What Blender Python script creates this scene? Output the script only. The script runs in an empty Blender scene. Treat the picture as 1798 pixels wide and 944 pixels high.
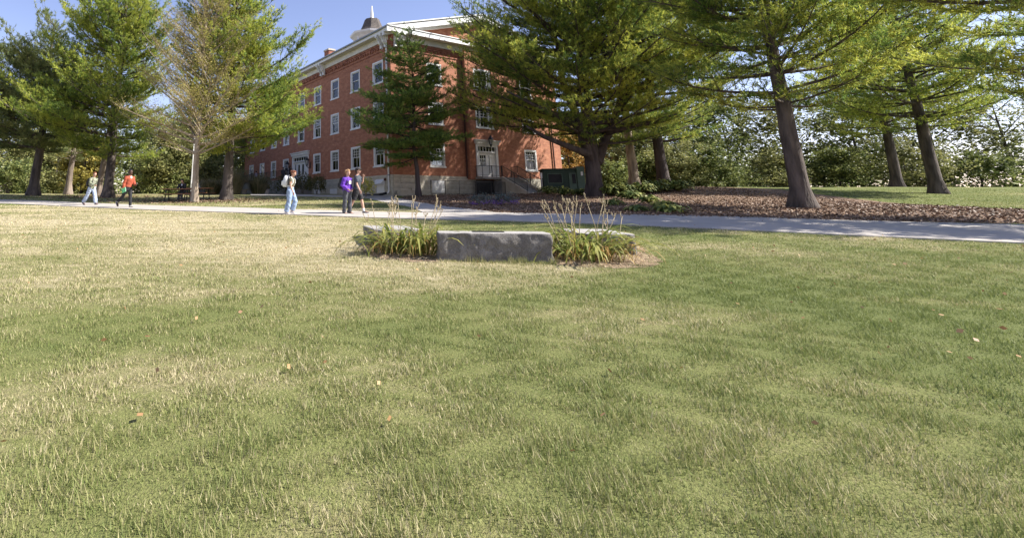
import bpy, bmesh, math, random
import numpy as np
from mathutils import Vector, Matrix
from mathutils.geometry import delaunay_2d_cdt

scene = bpy.context.scene
COL = scene.collection
R = math.radians
rng = np.random.default_rng(7)
random.seed(7)

# ------------------------------------------------------------------ camera
CAM_F, CAM_X, CAM_Y, CAM_P, CAM_H = 900.0, 600.0, 147.0, R(13.0), 1.5
W_PX, H_PX = 1798.0, 944.0
cam_data = bpy.data.cameras.new('camera')
cam = bpy.data.objects.new('camera', cam_data)
COL.objects.link(cam)
cam.location = (0, 0, CAM_H)
cam.rotation_euler = (R(90) + CAM_P, 0, 0)
cam_data.sensor_fit = 'HORIZONTAL'
cam_data.sensor_width = 36.0
cam_data.lens = 36.0 * CAM_F / W_PX
cam_data.shift_x = (W_PX / 2 - CAM_X) / W_PX
cam_data.shift_y = -(H_PX / 2 - CAM_Y) / W_PX
cam_data.clip_start = 0.1
cam_data.clip_end = 6000
scene.camera = cam

# ------------------------------------------------------------------ sky, sun, exposure
SUN_EL = R(42.5)
sx, sy = 0.994, -0.11
SUN_DIR = Vector((sx * math.cos(SUN_EL), sy * math.cos(SUN_EL), math.sin(SUN_EL))).normalized()
world = bpy.data.worlds.new('World')
scene.world = world
world.use_nodes = True
wn = world.node_tree
sky = wn.nodes.new('ShaderNodeTexSky')
sky.sky_type = 'NISHITA'
sky.sun_disc = False
sky.sun_elevation = SUN_EL
sky.sun_rotation = math.atan2(sx, sy)
sky.altitude = 200
sky.air_density = 1.0
sky.dust_density = 0.25
sky.ozone_density = 3.0
bg = wn.nodes['Background']
bg.inputs['Strength'].default_value = 0.100
tint = wn.nodes.new('ShaderNodeMix'); tint.data_type = 'RGBA'; tint.blend_type = 'MULTIPLY'
tint.inputs[0].default_value = 1.0; tint.inputs[7].default_value = (1.20, 0.94, 0.97, 1)
wn.links.new(sky.outputs['Color'], tint.inputs[6])
wn.links.new(tint.outputs[2], bg.inputs['Color'])
sun_data = bpy.data.lights.new('sun', 'SUN')
sun_data.energy = 5.0
sun_data.angle = R(0.5)
sun_data.color = (1.0, 0.95, 0.87)
sun = bpy.data.objects.new('sun', sun_data)
COL.objects.link(sun)
sun.rotation_euler = (-SUN_DIR).to_track_quat('-Z', 'Y').to_euler()
sun.location = (30, -10, 40)
scene.view_settings.view_transform = 'Standard'
scene.view_settings.look = 'None'
scene.view_settings.exposure = 1.22
scene.view_settings.gamma = 1.0
scene.cycles.max_bounces = 6
scene.cycles.transparent_max_bounces = 12

# ------------------------------------------------------------------ terrain and picture helpers
_gy = np.arange(-60, 3000, 0.5)
_gz = np.interp(_gy, [-60, 0, 20, 30, 40, 46, 62, 75, 110, 170, 3000], [-3.1, 0, 1.05, 1.49, 1.94, 2.14, 2.5, 2.55, 0.5, -4.0, -6.0])
_k = np.hanning(13); _k /= _k.sum()
_gz = np.convolve(np.pad(_gz, 6, mode='edge'), _k, mode='valid')
def _ss(t):
    t = np.clip(t, 0, 1); return t * t * (3 - 2 * t)
def hgt(x, y):
    x = np.asarray(x, float); y = np.asarray(y, float)
    z = np.interp(y, _gy, _gz)
    z = z + 0.65 * _ss((x - 12) / 14) * _ss((y - 28) / 16) * (1 - _ss((y - 70) / 30))
    z = z + 0.03 * np.sin(x * 0.35 + 1.3) * np.sin(y * 0.27) * _ss((y - 3) / 6)
    return z
def rf(x, y):
    v = (CAM_Y - y) / CAM_F
    F = math.cos(CAM_P) - v * math.sin(CAM_P)
    U = math.sin(CAM_P) + v * math.cos(CAM_P)
    return (x - CAM_X) / CAM_F / F, U / F
def at(x, y, Y):                                  # the point seen at (x, y) at distance Y
    r, u = rf(x, y)
    return Vector((r * Y, Y, CAM_H + u * Y))
def gnd(x, y):                                    # the ground point seen at (x, y)
    r, u = rf(x, y)
    ys = np.arange(2.0, 120.0, 0.05)
    d = (CAM_H + u * ys) - hgt(r * ys, ys)
    i = int(np.argmax(d < 0)) if (d < 0).any() else len(ys) - 1
    Y = ys[i]
    return Vector((r * Y, Y, float(hgt(r * Y, Y))))
def base(x, Y):                                   # ground point in the picture column x at distance Y
    r, u = rf(x, 345)
    return Vector((r * Y, Y, float(hgt(r * Y, Y))))

# ------------------------------------------------------------------ object helpers
WM = {}
def link(o, parent=None, M=None):
    COL.objects.link(o)
    M = Matrix(M) if M is not None else Matrix.Identity(4)
    o.matrix_basis = M
    if parent is not None:
        o.parent = parent
        o.matrix_parent_inverse = WM[parent.name].inverted()
    WM[o.name] = M
    return o
def tag(o, label=None, cat=None, group=None, kind=None):
    if label: o['label'] = label
    if cat: o['category'] = cat
    if group: o['group'] = group
    if kind: o['kind'] = kind
    return o
def thing(name, label, cat, loc=(0, 0, 0), rz=0.0, group=None):
    o = bpy.data.objects.new(name, None)
    o.empty_display_size = 0.3
    link(o, None, Matrix.Translation(Vector(loc)) @ Matrix.Rotation(rz, 4, 'Z'))
    return tag(o, label, cat, group)
def copy_tree(o, parent=None):
    c = o.copy()
    COL.objects.link(c)
    c.parent = parent
    for ch in o.children:
        copy_tree(ch, c)
    return c

def mesh_np(name, V, faces, mats, smooth=False, mi=None, attr=None, uv=None):
    """faces: list of int arrays (n,3) or (n,4)"""
    me = bpy.data.meshes.new(name)
    V = np.ascontiguousarray(V, dtype=np.float32)
    me.vertices.add(len(V))
    me.vertices.foreach_set('co', V.ravel())
    faces = [np.asarray(f, dtype=np.int32) for f in faces if len(f)]
    loops = np.concatenate([f.ravel() for f in faces])
    tot = np.concatenate([np.full(len(f), f.shape[1], np.int32) for f in faces])
    start = np.concatenate([[0], np.cumsum(tot)[:-1]]).astype(np.int32)
    me.loops.add(len(loops))
    me.loops.foreach_set('vertex_index', loops)
    me.polygons.add(len(tot))
    me.polygons.foreach_set('loop_start', start)
    me.polygons.foreach_set('loop_total', tot)
    if not isinstance(mats, (list, tuple)): mats = [mats]
    for m in mats: me.materials.append(m)
    if mi is not None: me.polygons.foreach_set('material_index', np.asarray(mi, np.int32))
    me.polygons.foreach_set('use_smooth', np.full(len(tot), bool(smooth)))
    if attr is not None:
        a = me.attributes.new('v', 'FLOAT', 'POINT')
        a.data.foreach_set('value', np.ascontiguousarray(attr, dtype=np.float32))
    if uv is not None:
        l = me.uv_layers.new(name='UVMap')
        l.data.foreach_set('uv', np.ascontiguousarray(uv[loops], dtype=np.float32).ravel())
    me.update(calc_edges=True)
    return me
def obj_np(name, V, faces, mats, parent=None, M=None, **k):
    return link(bpy.data.objects.new(name, mesh_np(name, V, faces, mats, **k)), parent, M)

class MB:
    """collects simple shapes for ONE mesh"""
    def __init__(s): s.V = []; s.F = {3: [], 4: []}; s.n = 0; s.extra = []
    def add(s, V, F):
        V = np.asarray(V, float).reshape(-1, 3)
        for f in F:
            f = [i + s.n for i in f]
            if len(f) in (3, 4): s.F[len(f)].append(f)
            else:
                for k in range(1, len(f) - 1): s.F[3].append([f[0], f[k], f[k + 1]])
        s.V.append(V); s.n += len(V); return s
    def box(s, x0, x1, y0, y1, z0, z1, fn=None):
        V = np.array([(x, y, z) for x in (x0, x1) for y in (y0, y1) for z in (z0, z1)], float)
        if fn is not None: V = np.array([fn(*v) for v in V])
        return s.add(V, [(0, 1, 3, 2), (4, 6, 7, 5), (0, 4, 5, 1), (2, 3, 7, 6), (0, 2, 6, 4), (1, 5, 7, 3)])
    def bar(s, a, b, w, d=None, up=(0, 0, 1)):
        a = Vector(a); b = Vector(b); d = d or w
        t = (b - a).normalized(); u = t.cross(Vector(up))
        if u.length < 1e-3: u = t.cross(Vector((1, 0, 0)))
        u.normalize(); v = u.cross(t)
        V = [p + u * i * w / 2 + v * j * d / 2 for p in (a, b) for i, j in ((-1, -1), (1, -1), (1, 1), (-1, 1))]
        return s.add([tuple(v) for v in V], [(0, 1, 2, 3), (7, 6, 5, 4), (0, 4, 5, 1), (1, 5, 6, 2), (2, 6, 7, 3), (3, 7, 4, 0)])
    def tube(s, pts, rad, n=8, ell=None, caps=True):
        pts = [Vector(p) for p in pts]
        if not hasattr(rad, '__len__'): rad = [rad] * len(pts)
        rings = []; u = None
        for i, p in enumerate(pts):
            t = (pts[min(i + 1, len(pts) - 1)] - pts[max(i - 1, 0)]).normalized()
            if u is None:
                u = t.cross(Vector((0, 1, 0)))
                if u.length < 0.1: u = t.cross(Vector((1, 0, 0)))
            u = (u - t * u.dot(t)).normalized(); v = t.cross(u)
            r = rad[i]
            ra, rb = (r if isinstance(r, tuple) else (r, r))
            rings.append([tuple(p + u * math.cos(2 * math.pi * k / n) * ra + v * math.sin(2 * math.pi * k / n) * rb) for k in range(n)])
        return s.loft(rings, caps)
    def loft(s, rings, caps=True):
        n = len(rings[0]); V = [p for r in rings for p in r]; F = []
        for i in range(len(rings) - 1):
            for k in range(n):
                F.append((i * n + k, i * n + (k + 1) % n, (i + 1) * n + (k + 1) % n, (i + 1) * n + k))
        if caps:
            F.append(tuple(range(n - 1, -1, -1))); F.append(tuple((len(rings) - 1) * n + k for k in range(n)))
        return s.add(V, F)
    def ball(s, c, r, nu=12, nv=8, M=None):
        rx, ry, rz = r if hasattr(r, '__len__') else (r, r, r)
        V = []; F = []
        for j in range(nv + 1):
            th = math.pi * j / nv
            for i in range(nu):
                ph = 2 * math.pi * i / nu
                p = Vector((rx * math.sin(th) * math.cos(ph), ry * math.sin(th) * math.sin(ph), rz * math.cos(th)))
                if M is not None: p = M @ p
                V.append(tuple(p + Vector(c)))
        for j in range(nv):
            for i in range(nu):
                F.append((j * nu + i, (j + 1) * nu + i, (j + 1) * nu + (i + 1) % nu, j * nu + (i + 1) % nu))
        return s.add(V, F)
    def arrays(s):
        return np.concatenate(s.V), [np.array(f, np.int32) for f in (s.F[3], s.F[4]) if f]
    def obj(s, name, mat, parent=None, M=None, smooth=False, bevel=0.0, seg=2):
        V, F = s.arrays()
        if bevel:
            bm = bmesh.new()
            vs = [bm.verts.new(v) for v in V]
            for f in F:
                for q in f: bm.faces.new([vs[i] for i in q])
            bmesh.ops.remove_doubles(bm, verts=bm.verts, dist=1e-5)
            bmesh.ops.recalc_face_normals(bm, faces=bm.faces)
            es = [e for e in bm.edges if len(e.link_faces) == 2 and e.calc_face_angle(0) > 0.5]
            bmesh.ops.bevel(bm, geom=es, offset=bevel, segments=seg, affect='EDGES', clamp_overlap=True)
            me = bpy.data.meshes.new(name); bm.to_mesh(me); bm.free()
            me.materials.append(mat)
            for p in me.polygons: p.use_smooth = smooth
            return link(bpy.data.objects.new(name, me), parent, M)
        return obj_np(name, V, F, mat, parent, M, smooth=smooth)

# ------------------------------------------------------------------ materials
def new_mat(name):
    m = bpy.data.materials.new(name); m.use_nodes = True
    nt = m.node_tree
    return m, nt, nt.nodes['Principled BSDF']
def node(nt, t, **k):
    n = nt.nodes.new(t)
    for a, b in k.items(): setattr(n, a, b)
    return n
def ramp(nt, fac, stops):
    r = nt.nodes.new('ShaderNodeValToRGB')
    e = r.color_ramp.elements
    while len(e) < len(stops): e.new(0.5)
    for i, (p, c) in enumerate(stops):
        e[i].position = p; e[i].color = (*c, 1) if len(c) == 3 else c
    nt.links.new(fac, r.inputs[0]); return r.outputs[0]
def noise(nt, vec, scale, detail=4, rough=0.6, dist=0.0):
    n = nt.nodes.new('ShaderNodeTexNoise')
    n.inputs['Scale'].default_value = scale; n.inputs['Detail'].default_value = detail
    n.inputs['Roughness'].default_value = rough; n.inputs['Distortion'].default_value = dist
    if vec is not None: nt.links.new(vec, n.inputs['Vector'])
    return n.outputs['Fac']
def mixc(nt, f, a, b, mode='MIX'):
    n = nt.nodes.new('ShaderNodeMix'); n.data_type = 'RGBA'; n.blend_type = mode
    for s, v in ((n.inputs['Factor'], f), (n.inputs['A'], a), (n.inputs['B'], b)):
        pass
    ins = [n.inputs[0], n.inputs[6], n.inputs[7]]
    for s, v in zip(ins, (f, a, b)):
        if isinstance(v, (int, float)): s.default_value = v
        elif isinstance(v, tuple): s.default_value = (*v[:3], 1)
        else: nt.links.new(v, s)
    return n.outputs[2]
def math_n(nt, op, a, b=None, clamp=False):
    n = nt.nodes.new('ShaderNodeMath'); n.operation = op; n.use_clamp = clamp
    for s, v in zip(n.inputs, (a, b)):
        if v is None: continue
        if isinstance(v, (int, float)): s.default_value = v
        else: nt.links.new(v, s)
    return n.outputs[0]
def objco(nt, scale=(1, 1, 1), kind='Object'):
    tc = nt.nodes.new('ShaderNodeTexCoord'); mp = nt.nodes.new('ShaderNodeMapping')
    mp.inputs['Scale'].default_value = scale
    nt.links.new(tc.outputs[kind], mp.inputs['Vector']); return mp.outputs[0]
def bump(nt, p, fac, strength=0.3, dist=0.02):
    b = nt.nodes.new('ShaderNodeBump')
    b.inputs['Strength'].default_value = strength; b.inputs['Distance'].default_value = dist
    nt.links.new(fac, b.inputs['Height']); nt.links.new(b.outputs[0], p.inputs['Normal'])
def mottled(name, c1, c2, scale=6, rough=0.8, bs=0.2, bd=0.01, lo=0.35, hi=0.65, sc=(1, 1, 1), metal=0.0, detail=5):
    m, nt, p = new_mat(name)
    co = objco(nt, sc)
    f = noise(nt, co, scale, detail)
    nt.links.new(ramp(nt, f, [(lo, c1), (hi, c2)]), p.inputs['Base Color'])
    p.inputs['Roughness'].default_value = rough; p.inputs['Metallic'].default_value = metal
    if bs: bump(nt, p, noise(nt, co, scale * 4, 4), bs, bd)
    return m
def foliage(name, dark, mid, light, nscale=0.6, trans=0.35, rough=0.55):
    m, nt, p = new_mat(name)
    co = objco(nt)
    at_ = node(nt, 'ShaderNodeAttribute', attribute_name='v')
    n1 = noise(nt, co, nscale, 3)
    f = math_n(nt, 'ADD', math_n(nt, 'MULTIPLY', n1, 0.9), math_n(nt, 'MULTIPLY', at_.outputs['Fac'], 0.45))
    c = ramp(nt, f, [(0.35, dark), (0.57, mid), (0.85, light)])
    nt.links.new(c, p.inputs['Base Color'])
    p.inputs['Roughness'].default_value = rough
    p.inputs['Specular IOR Level'].default_value = 0.25
    tr = node(nt, 'ShaderNodeBsdfTranslucent'); nt.links.new(c, tr.inputs['Color'])
    mx = node(nt, 'ShaderNodeMixShader'); mx.inputs[0].default_value = trans
    nt.links.new(p.outputs[0], mx.inputs[1]); nt.links.new(tr.outputs[0], mx.inputs[2])
    nt.links.new(mx.outputs[0], nt.nodes['Material Output'].inputs['Surface'])
    return m
def grass_colour(nt, co, vary=None):
    """the lawn's own colour: green with dry straw patches, drier to the left"""
    sp = node(nt, 'ShaderNodeSeparateXYZ'); nt.links.new(co, sp.inputs[0])
    mp = node(nt, 'ShaderNodeMapping'); mp.inputs['Scale'].default_value = (0.5, 1.0, 1.0)
    mp.inputs['Rotation'].default_value = (0, 0, 0.45)
    nt.links.new(co, mp.inputs['Vector'])
    big = noise(nt, mp.outputs[0], 0.34, 3, 0.55, 0.6)
    mid = noise(nt, mp.outputs[0], 1.1, 4, 0.65)
    fine = noise(nt, co, 9.0, 3, 0.7)
    west = math_n(nt, 'MULTIPLY', math_n(nt, 'ADD', sp.outputs[0], -2.0), -0.035)
    west = math_n(nt, 'MINIMUM', math_n(nt, 'MAXIMUM', west, -0.13), 0.10)
    nearb = math_n(nt, 'MULTIPLY', math_n(nt, 'ADD', sp.outputs[1], -8.5), 0.035)
    nearb = math_n(nt, 'MINIMUM', math_n(nt, 'MAXIMUM', nearb, -0.10), 0.07)
    f = math_n(nt, 'ADD', math_n(nt, 'MULTIPLY', math_n(nt, 'ADD', big, -.14), 1.05), math_n(nt, 'MULTIPLY', mid, 0.50))
    f = math_n(nt, 'ADD', f, math_n(nt, 'MULTIPLY', fine, 0.30))
    f = math_n(nt, 'ADD', f, west); f = math_n(nt, 'ADD', f, nearb)
    back = math_n(nt, 'MULTIPLY', math_n(nt, 'GREATER_THAN', sp.outputs[1], 23.5), -0.15)  # greener lawn behind the path, darkened in colour to deepen tree shade
    f = math_n(nt, 'ADD', f, back)
    if vary is not None: f = math_n(nt, 'ADD', f, math_n(nt, 'MULTIPLY', math_n(nt, 'ADD', vary, -0.5), 0.52))
    return ramp(nt, f, [(0.56, (0.165, 0.205, 0.058)), (0.74, (0.245, 0.262, 0.088)), (0.87, (0.37, 0.335, 0.165)), (1.02, (0.60, 0.52, 0.33))])

M = {}
# lawn soil / sward sheet and blades
m, nt, p = new_mat('lawn_sward'); co = objco(nt)
gc = grass_colour(nt, co)
n1 = noise(nt, co, 40, 3, 0.7)
gc = mixc(nt, math_n(nt, 'MULTIPLY', n1, 0.85), gc, (0.075, 0.065, 0.035))
nt.links.new(gc, p.inputs['Base Color']); p.inputs['Roughness'].default_value = 0.95
p.inputs['Specular IOR Level'].default_value = 0.1
bump(nt, p, noise(nt, co, 55, 3, 0.7), 0.8, 0.03)
M['lawn'] = m
m, nt, p = new_mat('grass_blade'); co = objco(nt)
a_ = node(nt, 'ShaderNodeAttribute', attribute_name='v')
gc = grass_colour(nt, co, a_.outputs['Fac'])
nt.links.new(gc, p.inputs['Base Color']); p.inputs['Roughness'].default_value = 0.6
p.inputs['Specular IOR Level'].default_value = 0.25
tr = node(nt, 'ShaderNodeBsdfTranslucent'); nt.links.new(gc, tr.inputs['Color'])
mx = node(nt, 'ShaderNodeMixShader'); mx.inputs[0].default_value = 0.3
nt.links.new(p.outputs[0], mx.inputs[1]); nt.links.new(tr.outputs[0], mx.inputs[2])
nt.links.new(mx.outputs[0], nt.nodes['Material Output'].inputs['Surface'])
M['blade'] = m
M['concrete'] = mottled('path_concrete', (0.32, 0.29, 0.255), (0.41, 0.375, 0.335), 1.3, 0.9, 0.25, 0.004, 0.3, 0.7)
M['concrete_grey'] = mottled('grey_concrete', (0.21, 0.20, 0.195), (0.33, 0.32, 0.305), 1.2, 0.9, 0.25, 0.006)
M['concrete_tan'] = mottled('tan_concrete', (0.36, 0.31, 0.24), (0.46, 0.41, 0.33), 1.5, 0.9, 0.25, 0.006)
M['mulch'] = mottled('mulch', (0.075, 0.040, 0.024), (0.26, 0.165, 0.10), 5, 1.0, 0.9, 0.05, 0.3, 0.72, detail=8)
M['chips'] = foliage('bark_chip', (.05, .030, .020), (.12, .076, .048), (.27, .18, .12), 1.2, .0)
M['leaf_brown'] = foliage('fallen_brown_leaf', (.10, .05, .025), (.24, .13, .06), (.40, .25, .12), 3, .15)
M['litter'] = mottled('dry_litter', (0.12, 0.075, 0.045), (0.42, 0.31, 0.20), 14, 1.0, 0.8, 0.03, 0.3, 0.7, detail=8)

# brick wall
m, nt, p = new_mat('red_brick')
uvn = node(nt, 'ShaderNodeTexCoord')
bt = node(nt, 'ShaderNodeTexBrick')
bt.inputs['Scale'].default_value = 1.0; bt.inputs['Brick Width'].default_value = 0.21; bt.inputs['Row Height'].default_value = 0.073
bt.inputs['Mortar Size'].default_value = 0.006; bt.inputs['Mortar Smooth'].default_value = 0.2
bt.inputs['Color1'].default_value = (0.45, 0.165, 0.085, 1); bt.inputs['Color2'].default_value = (0.31, 0.105, 0.055, 1)
bt.inputs['Mortar'].default_value = (0.42, 0.28, 0.21, 1)
nt.links.new(uvn.outputs['UV'], bt.inputs['Vector'])
co = objco(nt)
st = noise(nt, co, 0.35, 5, 0.65)
c = mixc(nt, math_n(nt, 'MULTIPLY', ramp(nt, st, [(0.42, (0, 0, 0)), (0.75, (1, 1, 1))]), 0.55), bt.outputs['Color'], (0.47, 0.20, 0.12))
mp = node(nt, 'ShaderNodeMapping'); mp.inputs['Scale'].default_value = (1.6, 0.16, 1)
nt.links.new(uvn.outputs['UV'], mp.inputs['Vector'])
st2 = noise(nt, mp.outputs[0], 1.0, 5, 0.7)
c = mixc(nt, math_n(nt, 'MULTIPLY', ramp(nt, st2, [(0.50, (0, 0, 0)), (0.72, (1, 1, 1))]), 0.4), c, (0.20, 0.075, 0.05))
mp2 = node(nt, 'ShaderNodeMapping'); mp2.inputs['Scale'].default_value = (0.8, 1.7, 1)
nt.links.new(uvn.outputs['UV'], mp2.inputs['Vector'])
c = mixc(nt, 0.5, c, ramp(nt, noise(nt, mp2.outputs[0], 1.9, 9, 0.78), [(.36, (0.15, 0.070, 0.048)), (.5, (0.36, 0.145, 0.085)), (.64, (0.60, 0.31, 0.185))]))
nt.links.new(c, p.inputs['Base Color']); p.inputs['Roughness'].default_value = 0.9
bump(nt, p, bt.outputs['Fac'], -0.4, 0.01)
M['brick'] = m
M['brick_dark'] = mottled('dark_brick', (0.17, 0.06, 0.04), (0.42, 0.18, 0.115), 3.0, 0.9, 0.4, 0.02)
M['stone'] = mottled('foundation_stone', (0.36, 0.33, 0.27), (0.60, 0.55, 0.46), 1.1, 0.9, 0.6, 0.03, 0.3, 0.7)
M['white'] = mottled('white_paint', (0.70, 0.70, 0.70), (0.80, 0.80, 0.79), 1.5, 0.5, 0.05, 0.002)
M['cream'] = mottled('cream_paint', (0.60, 0.57, 0.50), (0.70, 0.67, 0.60), 1.5, 0.5, 0.05, 0.002)
M['shingle'] = mottled('grey_shingle', (0.045, 0.038, 0.033), (0.115, 0.097, 0.083), 5.0, 0.9, 0.5, 0.03)
M['gutter'] = mottled('grey_gutter', (0.22, 0.24, 0.26), (0.30, 0.32, 0.34), 2, 0.5, 0.05, 0.002)
M['brown_pipe'] = mottled('brown_pipe', (0.06, 0.02, 0.013), (0.09, 0.03, 0.02), 2, 0.5, 0.05, 0.002)
M['iron'] = mottled('black_iron', (0.012, 0.012, 0.013), (0.03, 0.03, 0.032), 4, 0.45, 0.1, 0.002, metal=0.3)
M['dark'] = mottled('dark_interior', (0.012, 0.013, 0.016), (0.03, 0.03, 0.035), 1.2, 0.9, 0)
M['blind'] = mottled('pale_blind', (0.50, 0.52, 0.56), (0.62, 0.64, 0.67), 1.0, 0.8, 0.15, 0.01, sc=(0.1, 0.1, 14))
M['lamp_glass'] = mottled('lamp_glass', (0.40, 0.42, 0.44), (0.55, 0.56, 0.58), 3, 0.2, 0)
M['green_metal'] = mottled('green_metal', (0.014, 0.034, 0.024), (0.024, 0.050, 0.037), 2.0, 0.7, 0.1, 0.004)
M['green_metal_pale'] = mottled('pale_lit_green_metal', (0.045, 0.085, 0.06), (0.075, 0.12, 0.09), 2.0, 0.5, 0.1, 0.004)  # paler green; the sunlit look of the end panel is in its colour
M['sticker'] = mottled('sticker', (0.6, 0.6, 0.62), (0.72, 0.72, 0.74), 8, 0.6, 0)
m, nt, p = new_mat('window_glass')
tb = node(nt, 'ShaderNodeBsdfTransparent'); tb.inputs['Color'].default_value = (0.80, 0.84, 0.86, 1)
gl = node(nt, 'ShaderNodeBsdfGlossy'); gl.inputs['Roughness'].default_value = 0.02
gl.inputs['Color'].default_value = (0.95, 0.95, 0.95, 1)
lw = node(nt, 'ShaderNodeFresnel'); lw.inputs['IOR'].default_value = 1.48
mx = node(nt, 'ShaderNodeMixShader')
nt.links.new(math_n(nt, 'ADD', lw.outputs[0], 0.0), mx.inputs[0]); nt.links.new(tb.outputs[0], mx.inputs[1]); nt.links.new(gl.outputs[0], mx.inputs[2])
nt.links.new(mx.outputs[0], nt.nodes['Material Output'].inputs['Surface'])
M['glass'] = m
def bark(name, c1, c2, sc=3.0):
    return mottled(name, c1, c2, sc, 0.95, 1.0, 0.06, 0.36, 0.66, (1.0, 1.0, 0.22), detail=6)
M['bark_pine'] = bark('pine_bark', (0.035, 0.028, 0.024), (0.13, 0.105, 0.09))
M['bark_grey'] = bark('grey_bark', (0.11, 0.085, 0.07), (0.28, 0.225, 0.185))
M['bark_tan'] = bark('tan_bark', (0.20, 0.155, 0.115), (0.46, 0.38, 0.29), 4)
M['bark_dark'] = bark('dark_bark', (0.03, 0.022, 0.02), (0.09, 0.07, 0.065))
M['needle_lit'] = foliage('pine_needle', (0.048, 0.105, 0.026), (0.205, 0.295, 0.065), (0.54, 0.56, 0.11), .42, .50)
M['needle_blue'] = foliage('blue_green_needle', (0.055, 0.095, 0.042), (0.165, 0.215, 0.085), (0.35, 0.37, 0.14))
M['needle_dark'] = foliage('spruce_needle', (0.050, 0.115, 0.034), (0.140, 0.245, 0.060), (0.36, 0.43, 0.10), 0.8, 0.45)
M['needle_big'] = foliage('white_pine_needle', (0.042, 0.096, 0.026), (0.168, 0.260, 0.058), (0.58, 0.58, 0.11), 0.30, 0.48)
M['leaf_sparse'] = foliage('olive_leaf', (0.14, 0.125, 0.045), (0.30, 0.27, 0.08), (0.52, 0.46, 0.14), 0.9, 0.35)
M['leaf_green'] = foliage('green_leaf', (0.055, 0.085, 0.028), (0.14, 0.175, 0.055), (0.32, 0.34, 0.11), 0.7, 0.35)
M['leaf_olive'] = foliage('pale_olive_leaf', (0.075, 0.09, 0.035), (0.19, 0.20, 0.075), (0.38, 0.37, 0.14), 0.7, 0.35)
M['leaf_yellow'] = foliage('yellow_leaf', (0.13, 0.12, 0.03), (0.29, 0.25, 0.06), (0.46, 0.38, 0.09), 0.7, 0.35)
M['leaf_orange'] = foliage('orange_leaf', (0.20, 0.13, 0.03), (0.40, 0.25, 0.07), (0.56, 0.40, 0.14), 0.7, 0.35)
M['leaf_shrub'] = foliage('shrub_leaf', (0.022, 0.035, 0.012), (0.06, 0.075, 0.022), (0.17, 0.15, 0.05), 2.0, 0.25)
M['leaf_hydrangea'] = foliage('hydrangea_leaf', (0.18, 0.20, 0.035), (0.42, 0.42, 0.08), (0.68, 0.58, 0.2), 3.0, 0.3)
M['leaf_hosta'] = foliage('hosta_leaf', (0.035, 0.062, 0.018), (0.10, 0.14, 0.038), (0.28, 0.29, 0.08), 1.6, 0.3)
M['reed'] = foliage('tall_grass_blade', (0.045, 0.055, 0.02), (0.12, 0.125, 0.05), (0.30, 0.26, 0.15), 1.5, 0.3)
M['lavender_leaf'] = foliage('silver_leaf', (0.05, 0.07, 0.06), (0.09, 0.115, 0.10), (0.16, 0.18, 0.16), 3, 0.2)
M['purple_flower'] = foliage('purple_flower', (0.10, 0.045, 0.20), (0.17, 0.075, 0.32), (0.26, 0.13, 0.42), 5, 0.2)
def unit(v): return v / np.maximum(np.linalg.norm(v, axis=-1, keepdims=True), 1e-9)
# ================================================================== THE SETTING
def axis(*segs):
    out = [np.arange(a, b, s) for a, b, s in segs]
    return np.unique(np.round(np.concatenate(out), 3))
gx = axis((-2500, -300, 200), (-300, -60, 20), (-60, -20, 2), (-20, 30, 0.5), (30, 80, 2), (80, 300, 20), (300, 2501, 200))
gy = axis((-40, 0, 4), (0, 36, 0.5), (36, 90, 1.5), (90, 300, 15), (300, 2901, 200))
GX, GY = np.meshgrid(gx, gy, indexing='ij')
V = np.stack([GX, GY, hgt(GX, GY)], -1).reshape(-1, 3)
ni, nj = len(gx), len(gy)
idx = np.arange(ni * nj).reshape(ni, nj)
F = np.stack([idx[:-1, :-1], idx[1:, :-1], idx[1:, 1:], idx[:-1, 1:]], -1).reshape(-1, 4)
tag(obj_np('ground', V, [F], M['lawn'], smooth=True), kind='structure')

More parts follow.
